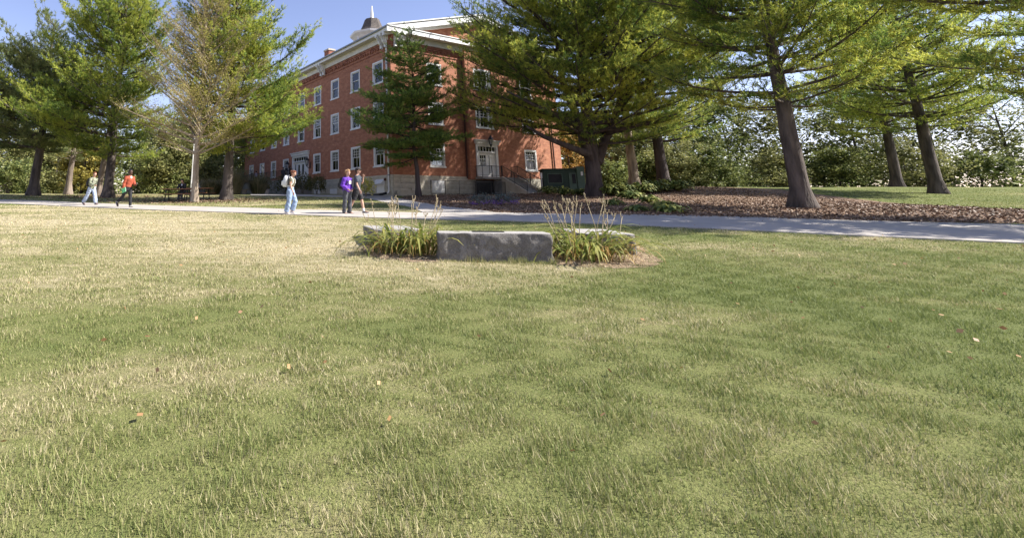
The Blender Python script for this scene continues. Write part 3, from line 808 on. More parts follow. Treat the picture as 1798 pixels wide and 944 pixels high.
MB().box(8.55, 10.6, BAYD + .002, BAYD + .03, 1.7, 3.40, eR).obj('void_shade_panel', M['dark'], B)  # dark panel put in as the shade under the landing
SR = thing('step_railing', 'black iron railing along the landing and down the steps', 'railing', tuple(fp('R', 12.5, 1.3, zl)))
rail_run(SR, 'R', [(8.56, .55, zl), (8.56, 1.30, zl), (10.84, 1.30, zl), (10.85, 1.40, zl + .06), (10.85, oe + .2, 2.34)])
rail_run(SR, 'R', [(12.85, .60, zl), (12.85, 1.38, zl + .06), (12.85, oe + .2, 2.34)])
# areaway railing and low wall by the corner
AR = thing('areaway_railing', 'black iron railing before the stone basement wall', 'railing', tuple(fp('R', 2.6, 1.7, 2.0)))
zb = 2.05
rail_run(AR, 'R', [(2.4, 1.75, zb), (5.4, 1.75, zb), (9.0, 1.75, zb), (10.7, 1.75, zb)], 1.15, .14)
mb = MB(); mb.box(0.1, 2.2, 0.35, 0.85, 1.6, 2.42, eR); o = mb.obj('low_wall', M['concrete_tan'], None, bevel=.02)
tag(o, 'low tan concrete wall at the foot of the building corner', 'wall')
# ramp and terrace on the left face
RT = thing('entrance_ramp', 'grey concrete ramp and terrace before the double door', 'ramp', tuple(fp('L', 20, 2.2, 2.3)))
MB().box(14.6, 33.5, .06, 2.2, 1.6, 3.70, eL).obj('terrace_slab', M['concrete_grey'], RT)
MB().box(14.5, 33.6, 2.202, 2.42, 1.6, 3.82, eL).obj('parapet', M['concrete_grey'], RT)
prof = [(20.5, 3.60), (33.0, 2.55), (33.0, 1.6), (20.5, 1.6)]
mb = MB(); mb.loft([[eL(s, oo, z) for s, z in prof] for oo in (2.424, 4.2)]); mb.obj('ramp_slope', M['concrete_grey'], RT)
prof = [(20.3, 3.72), (33.2, 2.67), (33.2, 1.6), (20.3, 1.6)]
mb = MB(); mb.loft([[eL(s, oo, z) for s, z in prof] for oo in (4.202, 4.4)]); mb.obj('kerb_wall', M['concrete_grey'], RT)
RR = thing('ramp_railing', 'black iron railing along the entrance ramp and terrace', 'railing', tuple(fp('L', 20, 2.3, 3.7)))
rail_run(RR, 'L', [(14.6, 2.31, 3.82), (33.4, 2.31, 3.82)], 1.0, .16)
rail_run(RR, 'L', [(20.4, 4.30, 3.72), (33.0, 4.30, 2.68)], .95, .16)

# ---- green metal enclosure by the right end of the building
gp = base(992, 44.5); gz_ = gp.z
GB = thing('utility_cabinet', 'dark green metal utility cabinet between the steps and the big pine', 'cabinet', tuple(gp), R(-14))
def gM(): return Matrix.Translation(gp) @ Matrix.Rotation(R(-14), 4, 'Z')
G_ = gM()
MB().box(-1.62, 1.05, -.2, 1.9, 0.08, 1.78).obj('body', M['green_metal'], GB, G_, bevel=.02)
MB().box(-1.72, 1.10, -.3, 2.0, 1.785, 1.90).obj('lid', M['green_metal'], GB, G_, bevel=.02)
MB().box(-1.28, -1.22, -.25, -.203, .65, 1.5).box(-.14, -.08, -.25, -.203, .65, 1.5).box(-1.22, -.14, -.25, -.203, 1.44, 1.5).box(-1.22, -.14, -.25, -.203, .65, .70).obj('louver_frame', M['green_metal_pale'], GB, G_)
MB().box(-1.218, -.142, -.215, -.203, .702, 1.438).obj('louver_opening', M['dark'], GB, G_)
for k in range(7): MB().box(-1.21, -.15, -.235, -.217, .74 + k * .10, .755 + k * .10).obj('slat', M['dark'], GB, G_)
MB().box(1.053, 1.65, -.35, 1.85, 0.0, 2.05).obj('end_panel', M['green_metal_pale'], GB, G_, bevel=.02)
mb = MB(); mb.box(.42, 1.02, -.262, -.203, .10, 1.52); dr = mb.obj('door', M['green_metal_pale'], GB, G_, bevel=.015)
MB().box(.66, .94, -.275, -.263, .62, 1.42).obj('opening', M['dark'], dr, G_)
MB().box(1.36, 1.52, -.362, -.352, 1.28, 1.60).obj('label_plate', M['sticker'], GB, G_)
MB().box(-1.85, -1.70, -.30, -.24, 1.1, 1.55).bar((-1.775, -.27, 0), (-1.775, -.27, 1.2), .05).obj('notice_plate', M['sticker'], GB, G_)
# ================================================================== PEOPLE
JOBS = []
def fuse(name, mb, voxel, mat, parent, Mx, it=3, extra=None, dec=.5):
    V, Fs = mb.arrays(); me = mesh_np('tmp', V, Fs, mat); ob = bpy.data.objects.new('tmp_fuse', me); COL.objects.link(ob)
    m_ = ob.modifiers.new('r', 'REMESH'); m_.mode = 'VOXEL'; m_.voxel_size = voxel; m_.use_smooth_shade = True
    m_ = ob.modifiers.new('s', 'SMOOTH'); m_.iterations = it; m_.factor = .5
    m_ = ob.modifiers.new('d', 'DECIMATE'); m_.ratio = dec
    JOBS.append((ob, name, mat, parent, Mx, extra))
def run_jobs():
    dg = bpy.context.evaluated_depsgraph_get(); out = []
    for ob, name, mat, parent, Mx, extra in JOBS:
        me = bpy.data.meshes.new_from_object(ob.evaluated_get(dg)); out.append(me)
    for (ob, name, mat, parent, Mx, extra), me in zip(JOBS, out):
        bpy.data.objects.remove(ob)
        me.name = name
        if extra is None:                          # folds in cloth and locks in hair
            nn = len(me.vertices); co_ = np.empty(nn * 3, np.float32); me.vertices.foreach_get('co', co_); no_ = np.empty(nn * 3, np.float32); me.vertices.foreach_get('normal', no_)
            co_ = co_.reshape(-1, 3); no_ = no_.reshape(-1, 3); k_ = 26 if name == 'hair' else 13
            d_ = np.sin(co_[:, 2] * k_ * 2.1 + 3 * np.sin(co_[:, 0] * k_) + 2 * np.sin(co_[:, 1] * k_ * 1.3)) * np.sin(co_[:, 0] * k_ * .9 + co_[:, 1] * k_ * 1.1 + co_[:, 2] * k_ * .6)
            me.vertices.foreach_set('co', (co_ + no_ * (d_ * .0075)[:, None]).ravel())
        if extra is not None:                      # fingers, nose and ears joined into the same body mesh
            bm = bmesh.new(); bm.from_mesh(me); V, Fs = extra.arrays(); vs = [bm.verts.new(v) for v in V]
            for f in Fs:
                for q_ in f:
                    try: fc_ = bm.faces.new([vs[i] for i in q_]); fc_.smooth = True
                    except ValueError: pass
            bm.to_mesh(me); bm.free()
        me.materials.clear(); me.materials.append(mat)
        for p_ in me.polygons: p_.use_smooth = True
        link(bpy.data.objects.new(name, me), parent, Mx)
    JOBS.clear()
def cloth(name, c, var=.25, sc=7):
    return mottled(name, tuple(x * (1 - var) for x in c), tuple(min(1, x * (1 + var)) for x in c), sc, .85, .5, .012, .35, .65, detail=3)
SKIN = {'light': cloth('light_skin', (.52, .31, .22), .08, 9), 'dark': cloth('dark_skin', (.085, .045, .03), .1, 9), 'tan': cloth('tan_skin', (.40, .23, .155), .08, 9)}
for k_ in SKIN.values(): k_.node_tree.nodes['Principled BSDF'].inputs['Roughness'].default_value = .55
FAB = dict(jeans=cloth('light_denim', (.26, .345, .49), .28, 10), jeans2=cloth('pale_denim', (.36, .43, .55), .2, 9), black=cloth('black_cloth', (.016, .016, .019), .3), charcoal=cloth('charcoal_cloth', (.060, .063, .072), .3), navy=cloth('slate_cotton', (.050, .058, .074), .2),
           purple=cloth('purple_fleece', (.115, .030, .36), .18), orange=cloth('orange_red_knit', (.34, .070, .032), .2), olive=cloth('olive_knit', (.135, .12, .075), .2), white=cloth('white_cotton', (.74, .74, .73), .04), lavender=cloth('lavender_shirt', (.48, .42, .58), .1),
           grey=cloth('grey_cotton', (.13, .13, .14), .2), shoe_dark=cloth('dark_trainer', (.03, .033, .045), .3), shoe_white=cloth('white_trainer', (.72, .67, .66), .06), hair_red=cloth('auburn_hair', (.17, .06, .028), .4, 22), hair_blond=cloth('sandy_curly_hair', (.33, .19, .09), .45, 24), hair_black=cloth('black_hair', (.012, .011, .011), .4, 22),
           hair_brown=cloth('dark_brown_hair', (.03, .018, .012), .4, 22), pack_white=cloth('white_pack', (.66, .68, .66), .06), pack_black=cloth('black_pack', (.014, .015, .018), .3), green=cloth('green_folder', (.18, .62, .28), .08), cap=cloth('dark_cap', (.035, .032, .03), .25), eye=cloth('eye', (.02, .015, .012), .1), lip=cloth('lip', (.36, .13, .10), .1), sole=cloth('sole', (.35, .35, .36), .1))
m, nt, p = new_mat('camouflage_cloth'); co = objco(nt); v_ = noise(nt, co, 9, 3, .5)
nt.links.new(ramp(nt, v_, [(.36, (.045, .055, .03)), (.46, (.15, .17, .10)), (.52, (.36, .38, .30)), (.60, (.20, .20, .13))]), p.inputs['Base Color']); p.inputs['Roughness'].default_value = .9; FAB['camo'] = m

def ring_e(c, rx, ry, n=14, M3=None):
    out = []
    for k in range(n):
        a = 2 * math.pi * k / n; q_ = Vector((rx * math.cos(a), ry * math.sin(a), 0))
        out.append(tuple(Vector(c) + (M3 @ q_ if M3 is not None else q_)))
    return out
def person(label, loc, rz, H, P, look, lod=1.0, group=None):
    t = thing('person', label, 'person', tuple(loc), rz, group)
    hip_z = .525; lean = R(P.get('lean', 4)); hipw = .052
    LB = Matrix.Rotation(lean, 3, 'Y')             # forward lean about the hips
    def tor(x, y, z): return Vector((0, 0, hip_z)) + LB @ Vector((x, y, z - hip_z))
    legs = {}; zmin = 9
    for sd, yy in (('L', hipw), ('R', -hipw)):
        a = R(P['hip' + sd]); k = R(P['knee' + sd]); h0 = Vector((0, yy, hip_z))
        kn = h0 + Vector((math.sin(a), 0, -math.cos(a))) * .245; an = kn + Vector((math.sin(a - k), 0, -math.cos(a - k))) * .245
        fp_ = R(P.get('foot' + sd, 0)); fd = Vector((math.cos(fp_), 0, math.sin(fp_)))
        legs[sd] = (h0, kn, an, fd)
        heel = an - fd * .03 - Vector((0, 0, .035)); toe = an + fd * .11 - Vector((0, 0, .035))
        zmin = min(zmin, heel.z, toe.z)
    dz = P.get('dz', -zmin + .004)
    if 'seat' in P: dz = P['seat'] / H - hip_z + .06
    off = Vector((0, 0, dz)); Sc = Matrix.Scale(H, 4)
    Mx = Matrix.Translation(loc) @ Matrix.Rotation(rz, 4, 'Z')
    S = lambda v: (v + off) * H
    arms = {}
    for sd, yy in (('L', 1), ('R', -1)):
        s0 = tor(0, yy * .105, .805); a = R(P['sh' + sd]) - lean * .5; b = R(P.get('ab' + sd, 8)); e = R(P['el' + sd]); inn = R(P.get('in' + sd, 0))
        el = s0 + Vector((math.sin(a) * math.cos(b), yy * math.sin(b), -math.cos(a) * math.cos(b))) * .172
        fdir = Vector((math.sin(a + e), yy * math.sin(b) * .4, -math.cos(a + e))); fdir = (fdir + Vector((0, -yy * math.sin(inn), 0))).normalized()
        wr = el + fdir * .148; arms[sd] = (s0, el, wr, fdir)
    # ---- body: one continuous mesh
    mb = MB(); ex = MB()
    def torso(mbx, prof, infl=0.0):
        mbx.loft([[tuple(S(tor(*Vector(q_)))) for q_ in ring_e((x, 0, z), rx + infl, ry + infl)] for z, rx, ry, x in prof])
    TORSO = [(.47, .050, .075, -.004), (.50, .062, .090, -.006), (.545, .066, .094, -.004), (.60, .056, .080, .002), (.66, .056, .080, .004), (.72, .062, .090, .006), (.77, .060, .100, .002), (.805, .048, .108, -.004), (.83, .036, .070, -.006), (.85, .030, .036, -.004), (.885, .029, .032, .006)]
    torso(mb, TORSO)
    for sd in 'LR':
        h0, kn, an, fd = legs[sd]
        mb.tube([S(h0 + Vector((0, 0, .02))), S(h0.lerp(kn, .35)), S(kn), S(kn.lerp(an, .3)), S(an)], [x * H for x in (.052, .049, .033, .033, .021)], 10)
        mb.tube([S(an - fd * .025 - Vector((0, 0, .02))), S(an + fd * .05 - Vector((0, 0, .018))), S(an + fd * .1 - Vector((0, 0, .026)))], [x * H for x in (.020, .021, .012)], 8)
        s0, el, wr, fdir = arms[sd]
        mb.tube([S(s0 + Vector((0, 0, .008))), S(s0.lerp(el, .4)), S(el), S(el.lerp(wr, .3)), S(wr)], [x * H for x in (.030, .027, .021, .021, .014)], 10)
        # palm, four fingers, thumb
        yy = 1 if sd == 'L' else -1
        side_ = Vector((1, 0, 0)) if abs(fdir.x) < .7 else Vector((0, 0, 1)); side_ = (side_ - fdir * side_.dot(fdir)).normalized(); pn = fdir.cross(side_).normalized() * (1 if sd == 'R' else -1)
        mb.tube([S(wr - fdir * .01), S(wr + fdir * .02), S(wr + fdir * .052)], [(x[0] * H, x[1] * H) for x in ((.014, .012), (.020, .012), (.021, .010))], 8)
        curl = R(P.get('curl' + sd, 30))
        for i, (o_, l_) in enumerate(((-.016, .036), (-.0055, .043), (.005, .040), (.0155, .031))):
            b0 = wr + fdir * .046 + side_ * -o_; d1 = (fdir * math.cos(curl * .5) - pn * yy * 0 + pn * math.sin(curl * .5)).normalized(); d2 = (fdir * math.cos(curl * 1.5) + pn * math.sin(curl * 1.5)).normalized()
            p1 = b0 + d1 * l_ * .5; ex.tube([S(b0 - fdir * .008), S(p1), S(p1 + d2 * l_ * .5)], [x * H for x in (.0052, .005, .0038)], 6)
        b0 = wr + fdir * .014 + side_ * .017; d1 = (fdir * .7 + side_ * .6 + pn * .3).normalized(); ex.tube([S(b0 - side_ * .006), S(b0 + d1 * .022), S(b0 + d1 * .022 + (fdir * .9 + pn * .4).normalized() * .02)], [x * H for x in (.0062, .0056, .004)], 6)
    hy_, hp_ = R(P.get('yaw', 0)), R(P.get('pitch', 5))
    HB = LB.inverted() if False else Matrix.Identity(3)
    HM = Matrix.Rotation(lean * .5, 3, 'Y') @ Matrix.Rotation(hy_, 3, 'Z') @ Matrix.Rotation(hp_, 3, 'Y')
    nk = tor(.004, 0, .872)
    def hd(x, y, z): return nk + HM @ Vector((x, y, z))
    HM4 = HM.to_4x4()
    mb.ball(S(hd(.004, 0, .068)), (.056 * H, .045 * H, .058 * H), 14, 10, HM)
    mb.ball(S(hd(.020, 0, .035)), (.038 * H, .034 * H, .038 * H), 12, 8, HM)
    mb.tube([S(tor(-.004, 0, .83)), S(nk), S(hd(.002, 0, .05))], [.033 * H, .029 * H, .030 * H], 10)
    ex.tube([S(hd(.052, 0, .068)), S(hd(.066, 0, .047)), S(hd(.055, 0, .042))], [x * H for x in (.006, .009, .006)], 8)
    for yy in (-1, 1): ex.ball(S(hd(-.004, yy * .045, .055)), (.010 * H, .005 * H, .016 * H), 8, 6, HM)
    skin = SKIN[look['skin']]
    fuse('body', mb, .010 * lod, skin, t, Mx, 4, ex, .45)
    eyes = MB()
    for yy in (-1, 1):
        e_ = MB(); e_.ball(S(hd(.053, yy * .018, .066)), (.005 * H, .008 * H, .0048 * H), 8, 6, HM); e_.obj('eye', FAB['eye'], t, Mx, smooth=True)
    e_ = MB(); e_.ball(S(hd(.054, 0, .024)), (.005 * H, .015 * H, .0045 * H), 8, 6, HM); e_.obj('mouth', FAB['lip'], t, Mx, smooth=True)
    # ---- trousers or shorts
    tr_ = look['trousers']; infl = tr_.get('wide', .008); mb = MB(); end = tr_.get('to', .97)
    torso(mb, [(.455, .055, .082, -.004), (.50, .064, .092, -.006), (.545, .068, .096, -.004), (tr_.get('waist', .60), .060, .084, .002)], .008)
    for sd in 'LR':
        h0, kn, an, fd = legs[sd]
        pts = [(h0 + Vector((0, 0, .02)), .054), (h0.lerp(kn, .35), .052), (h0.lerp(kn, .8), .042)]
        if end > .5: pts += [(kn, .038), (kn.lerp(an, .35), .040 + tr_.get('flare', 0)), (kn.lerp(an, end), .033 + tr_.get('flare', 0))]
        else: pts += [(h0.lerp(kn, end * 2 + .12), .050)]
        mb.tube([S(q_) for q_, r_ in pts], [(r_ + infl) * H for q_, r_ in pts], 12)
    fuse('shorts' if end <= .5 else 'trousers', mb, .0125 * lod, FAB[tr_['mat']], t, Mx, 2, None, .6)
    for (sd, f_) in tr_.get('rips', []):
        h0, kn, an, fd = legs[sd]; c = kn + Vector((.028, -.012 if sd == 'R' else .012, f_))
        e_ = MB(); e_.ball(S(c), (.022 * H, .026 * H, .020 * H), 8, 6); e_.obj('ripped_knee', FAB['white'], t, Mx, smooth=True)
    # ---- top
    tp = look['top']; inf = tp.get('wide', .010); mb = MB(); zb_ = tp.get('hem', .52)
    prof = [(z, rx, ry, x) for z, rx, ry, x in [(zb_, *( (.062, .092, -.004) if zb_ < .58 else (.057, .082, .003)))] + [q_ for q_ in TORSO if q_[0] > zb_ + .02 and q_[0] < .84]]
    torso(mb, prof, inf)
    if tp.get('collar', True): torso(mb, [(.81, .045, .07, -.004), (.845, .036, .044, -.003)], .006)
    for sd in 'LR':
        s0, el, wr, fdir = arms[sd]; sl = tp.get('sleeve', 1.0)
        pts = [(s0 + Vector((0, 0, .008)), .031), (s0.lerp(el, .4), .030)]
        if sl > .5: pts += [(el, .027), (el.lerp(wr, .4), .027), (el.lerp(wr, .97), .020)]
        else: pts += [(s0.lerp(el, sl * 2), .031)]
        mb.tube([S(q_) for q_, r_ in pts], [(r_ + inf * .9) * H for q_, r_ in pts], 12)
    if tp.get('hood'):
        mb.tube([S(tor(-.03, -.05, .835)), S(tor(-.062, 0, .828)), S(tor(-.03, .05, .835))], [x * H for x in (.020, .034, .020)], 10)
    fuse(tp.get('name', 'shirt'), mb, .0125 * lod, FAB[tp['mat']], t, Mx, 3, None, .6)
    if tp.get('emblem'):
        mb = MB(); n_ = 5; y0, y1, z0, z1 = tp['emblem']
        rows_ = []
        for z in np.linspace(z0, z1, 4):
            rows_.append([S(tor(.0765 + .004 * (1 - ((y0 + (y1 - y0) * k / 4) / .09) ** 2), y0 + (y1 - y0) * k / 4, z)) for k in range(5)])
        V = [tuple(v) for r_ in rows_ for v in r_]; Fq = [(i * 5 + k, i * 5 + k + 1, (i + 1) * 5 + k + 1, (i + 1) * 5 + k) for i in range(3) for k in range(4)]
        V2 = [tuple(Vector(v) + Vector((.012 * H, 0, 0))) for v in V]; mb.add(V + V2, Fq + [tuple(20 + i for i in f) for f in Fq] + [(0, 4, 24, 20), (15, 19, 39, 35), (0, 15, 35, 20), (4, 19, 39, 24)]); mb.obj('emblem', FAB['white'], t, Mx)
    if tp.get('inner'):
        mb = MB(); mb.ball(S(tor(.048, 0, .79)), (.028 * H, .03 * H, .045 * H), 10, 8); mb.obj('undershirt', FAB['white'], t, Mx, smooth=True)
    # ---- shoes and socks
    for sd in 'LR':
        h0, kn, an, fd = legs[sd]; up_ = Vector((-fd.z, 0, fd.x)); w_ = Vector((0, 1, 0))
        c = lambda x, z: an + fd * x + up_ * z
        mb = MB()
        rings = []
        for x, hw, z0, z1 in ((-.036, .014, -.030, .004), (-.028, .021, -.036, .012), (.0, .024, -.038, .012), (.035, .025, -.038, -.002), (.075, .027, -.038, -.012), (.102, .022, -.037, -.018), (.114, .010, -.033, -.024)):
            rings.append([tuple(S(c(x, (z0 + z1) / 2) + w_ * hw * math.cos(a) + up_ * (z1 - z0) / 2 * math.sin(a))) for a in np.linspace(0, 2 * math.pi, 10, endpoint=False)])
        mb.loft(rings); sh_ = mb.obj('shoe', FAB[look['shoe']], t, Mx, smooth=True)
        mb = MB(); mb.loft([[tuple(S(c(x, z) + w_ * hw * sg)) for x, hw in ((-.036, .018), (.0, .0245), (.075, .0275), (.112, .012)) for sg in (1,)] + [tuple(S(c(x, z) - w_ * hw)) for x, hw in ((.112, .012), (.075, .0275), (.0, .0245), (-.036, .018))] for z in (-.041, -.031)])
        mb.obj('sole', FAB['sole'] if look['shoe'] == 'shoe_dark' else FAB['white'], sh_, Mx)
        if look.get('sock'):
            mb = MB(); mb.tube([S(c(0, -.005)), S(an.lerp(kn, .10)), S(an.lerp(kn, look['sock']))], [x * H for x in (.025, .0245, .0275)], 10); mb.obj('sock', FAB['white'], t, Mx, smooth=True)
    # ---- hair and headgear
    hr = look['hair']; mb = MB(); st = hr['style']; g = np.random.default_rng(int(H * 1000))
    if st in ('short', 'curly', 'bun'):
        mb.ball(S(hd(-.010, 0, .080)), (.056 * H, .050 * H, .056 * H), 14, 10, HM); mb.ball(S(hd(-.030, 0, .050)), (.034 * H, .046 * H, .045 * H), 12, 8, HM)
        mb.ball(S(hd(.018, 0, .112)), (.036 * H, .040 * H, .022 * H), 10, 8, HM)
    if st == 'curly':
        for k in range(46):
            d_ = Vector(unit(g.normal(0, 1, 3))); 
            if d_.x > .45 and d_.z < .35: continue
            if d_.z < -.45: continue
            mb.ball(S(hd(-.012 + d_.x * .058, d_.y * .056, .082 + d_.z * .054)), .020 * H, 7, 5)
    if st == 'bun': mb.ball(S(hd(-.070, 0, .085)), (.026 * H, .024 * H, .026 * H), 10, 8); mb.ball(S(hd(-.020, -.036, .045)), (.022 * H, .016 * H, .034 * H), 8, 6); mb.ball(S(hd(-.020, .036, .045)), (.022 * H, .016 * H, .034 * H), 8, 6)
    if st == 'long': mb.ball(S(hd(-.012, 0, .076)), (.060 * H, .054 * H, .062 * H), 14, 10, HM); mb.ball(S(hd(-.035, 0, .01)), (.034 * H, .052 * H, .08 * H), 12, 8, HM)
    fuse('hair', mb, .011 * lod, FAB[hr['mat']], t, Mx, 1, None, .6)
    if hr.get('cap'):
        mb = MB(); mb.loft([[tuple(S(hd(x, y, z))) for x, y, _ in ring_e((0, 0, 0), rx, ry, 14)] for z, rx, ry in ((.082, .066, .056), (.105, .064, .055), (.125, .050, .044), (.136, .020, .02))])
        cp = mb.obj('cap', FAB['cap'], t, Mx, smooth=True)
        bs_ = 1 if hr['cap'] == 'front' else -1
        mb = MB(); mb.loft([[tuple(S(hd(bs_ * (.05 + .055 * math.sin(a)), .05 * math.cos(a), z + .006 * math.sin(a)))) for a in np.linspace(0, math.pi, 9)] for z in (.084, .090)]); mb.obj('visor', FAB['cap'], cp, Mx)
    return dict(t=t, Mx=Mx, S=S, tor=tor, arms=arms, H=H, legs=legs)
def backpack(pr, label, mat, w=.105, h=.27, d=.10, z0=.565):
    S, tor, Mx, H = pr['S'], pr['tor'], pr['Mx'], pr['H']
    o = tor(-.075, 0, z0); loc = Mx @ S(o)
    t = thing('backpack', label, 'backpack', tuple(loc), 0, 'backpacks worn by the walkers')
    rings = []
    for f, sx_, sd_ in ((0, .80, .72), (.06, .95, .95), (.35, 1, 1.05), (.7, .96, .95), (.92, .80, .72), (1.0, .5, .38)):
        z = z0 + h * f; rings.append([])
        for a in np.linspace(0, 2 * math.pi, 16, endpoint=False):
            cx, cy = math.cos(a), math.sin(a); k = .62; q_ = (abs(cx) ** (1 / .62) , 0)
            x = -.072 - d * .5 + math.copysign(abs(cx) ** .55, cx) * d * .5 * sd_; y = math.copysign(abs(cy) ** .55, cy) * w * sx_
            rings[-1].append(tuple(S(tor(x, y, z))))
    mb = MB(); mb.loft(rings); mb.obj('pack', FAB[mat], t, Mx, smooth=True)
    rings = []
    for f, sx_ in ((0, .8), (.1, 1), (.8, 1), (1, .8)):
        z = z0 + .03 + h * .42 * f; rings.append([tuple(S(tor(-.072 - d + (-.028 if a_ > 0 else .02) * sx_, y * sx_, z))) for y, a_ in ((-w * .75, 0), (-w * .7, 1), (w * .7, 1), (w * .75, 0))])
    mb = MB(); mb.loft(rings); mb.obj('pocket', FAB[mat], t, Mx)
    for yy in (-1, 1):
        mb = MB(); mb.tube([S(tor(-.07, yy * .055, z0 + h * .86)), S(tor(-.012, yy * .068, .845)), S(tor(.050, yy * .070, .80)), S(tor(.066, yy * .074, .72)), S(tor(.03, yy * .098, .64)), S(tor(-.06, yy * .09, z0 + .03))], [(.007 * H, .015 * H)] * 6, 6); mb.obj('strap', FAB[mat], t, Mx)
    mb = MB(); mb.tube([S(tor(-.085, -.02, z0 + h * .97)), S(tor(-.085, -.015, z0 + h * 1.07)), S(tor(-.085, .015, z0 + h * 1.07)), S(tor(-.085, .02, z0 + h * .97))], .006 * H, 6); mb.obj('handle', FAB[mat], t, Mx)
    return t

pt1 = base(312, 31.2); pt2 = base(346, 33.2)
dirW = lambda a, b: math.atan2(b.y - a.y, b.x - a.x)
HEAD = dirW(gnd(222, 364), gnd(508, 376))
# 1 the walker in camouflage, 2 in the orange pullover, 3 white backpack, 4 purple hoodie, 5 cap
pl = gnd(158, 361.2)
w1 = person('person walking in a camouflage jacket, pale jeans and black backpack at far left', pl, HEAD + .1, 1.64, dict(hipL=24, kneeL=8, hipR=-24, kneeR=10, footR=-38, footL=2, shL=-18, elL=20, shR=8, elR=70, inR=30, lean=8, pitch=6, yaw=-12),
            dict(skin='light', trousers=dict(mat='jeans2', wide=.012, flare=.008), top=dict(mat='camo', name='jacket', wide=.018, hem=.50, hood=True), shoe='shoe_dark', hair=dict(mat='hair_red', style='short')))
backpack(w1, 'black backpack worn by the walker in the camouflage jacket', 'pack_black', z0=.55, h=.25)
po = gnd(222, 364.8)
w2 = person('person striding in an orange-red pullover and black trousers, carrying a green folder', po, HEAD + .05, 1.76, dict(hipL=12, kneeL=6, hipR=-26, kneeR=26, footR=-62, footL=0, shL=14, elL=62, inL=35, shR=-14, elR=16, lean=5, pitch=-3, curlR=60),
            dict(skin='dark', trousers=dict(mat='black', wide=.004, to=.93), top=dict(mat='orange', name='pullover', wide=.014, hem=.54, inner=True), shoe='shoe_dark', sock=.22, hair=dict(mat='hair_black', style='short')))
S_, tor_, Mx_, arms_ = w2['S'], w2['tor'], w2['Mx'], w2['arms']
hw = arms_['R'][2] + arms_['R'][3] * .045
c_ = Mx_ @ S_(hw)
fo = thing('folder', 'bright green folder held in the hand of the walker in orange', 'folder', tuple(c_))
mb = MB(); ax_ = Vector((.95, 0, .30)).normalized(); ay_ = Vector((-.30, 0, .95)); 
def fpz(a, y, b): return tuple(S_(hw + ax_ * a + ay_ * b + Vector((0, y, 0))))
mb.loft([[fpz(-.03, y, -.062), fpz(.105, y, -.062), fpz(.105, y, .062), fpz(-.03, y, .062)] for y in (-.016, -.008)]); mb.obj('cover', FAB['green'], fo, Mx_)
mb = MB(); mb.loft([[fpz(-.02, y, -.055), fpz(.115, y, -.055), fpz(.115, y, .055), fpz(-.02, y, .055)] for y in (-.0075, -.004)]); mb.obj('paper', FAB['white'], fo, Mx_)
pw = gnd(509, 376.6)
w3 = person('woman walking in an olive crop top and ripped light jeans with a white backpack', pw, HEAD + .25, 1.66, dict(hipR=-2, kneeR=14, footR=-4, hipL=26, kneeL=44, footL=-12, shR=10, elR=16, shL=-12, elL=14, lean=7, pitch=20, yaw=0, abR=6),
            dict(skin='light', trousers=dict(mat='jeans', wide=.014, to=.93, flare=.010, waist=.62, rips=[('R', -.008), ('L', -.01)]), top=dict(mat='olive', hem=.635, wide=.008, sleeve=.22), shoe='shoe_white', hair=dict(mat='hair_red', style='bun')))
backpack(w3, 'white backpack worn by the woman in ripped jeans', 'pack_white', z0=.60, h=.265, d=.12)
pp = gnd(609, 376.2)
w4 = person('person in a purple hoodie with a white chest emblem, curly sandy hair, hands in pocket', pp, HEAD - .15, 1.68, dict(hipL=10, kneeL=8, hipR=-3, kneeR=4, shL=-14, elL=66, inL=45, shR=-10, elR=62, inR=50, abR=16, abL=16, lean=4, pitch=8, yaw=-20),
            dict(skin='light', trousers=dict(mat='charcoal', wide=.011), top=dict(mat='purple', name='hoodie', wide=.022, hem=.505, hood=True, emblem=(-.045, .03, .685, .755)), shoe='shoe_dark', hair=dict(mat='hair_blond', style='curly')))
backpack(w4, 'black backpack worn by the person in the purple hoodie', 'pack_black', z0=.555, h=.27, d=.12)
pc = gnd(627, 375.4)
w5 = person('person in dark cap, slate t-shirt and black shorts, hand raised to mouth', pc, HEAD + .25, 1.78, dict(hipR=-16, kneeR=10, footR=-14, hipL=22, kneeL=10, footL=4, shR=6, elR=22, shL=30, elL=142, inL=18, lean=4, pitch=-4, curlL=55),
            dict(skin='light', trousers=dict(mat='black', wide=.020, to=.42), top=dict(mat='navy', hem=.485, wide=.016, sleeve=.38), shoe='shoe_dark', sock=.26, hair=dict(mat='hair_brown', style='short', cap='front')))
# 6 on the ramp, 7 at the door
pr_ = fp('L', 28.2, 1.2, 3.702)
w6 = person('person in black trousers and a lavender shirt walking on the entrance ramp', pr_, math.atan2(dL.y, dL.x), 1.66, dict(hipL=24, kneeL=10, hipR=-20, kneeR=14, footR=-20, shL=-15, elL=20, shR=18, elR=25, lean=6),
            dict(skin='light', trousers=dict(mat='black', wide=.010), top=dict(mat='lavender', wide=.012), shoe='shoe_dark', hair=dict(mat='hair_black', style='short')), 1.8)
pd = fp('L', 18.3, 1.0, 3.702)
w7 = person('person in black with long black hair standing in front of the white double door', pd, math.atan2(-nL.y, -nL.x), 1.70, dict(hipL=6, kneeL=4, hipR=-4, kneeR=2, shL=0, elL=15, shR=2, elR=12),
            dict(skin='tan', trousers=dict(mat='black', wide=.010), top=dict(mat='black', wide=.014, name='jacket'), shoe='shoe_dark', hair=dict(mat='hair_black', style='long')), 1.8)
pd2 = fp('L', 19.9, 1.1, 3.702)
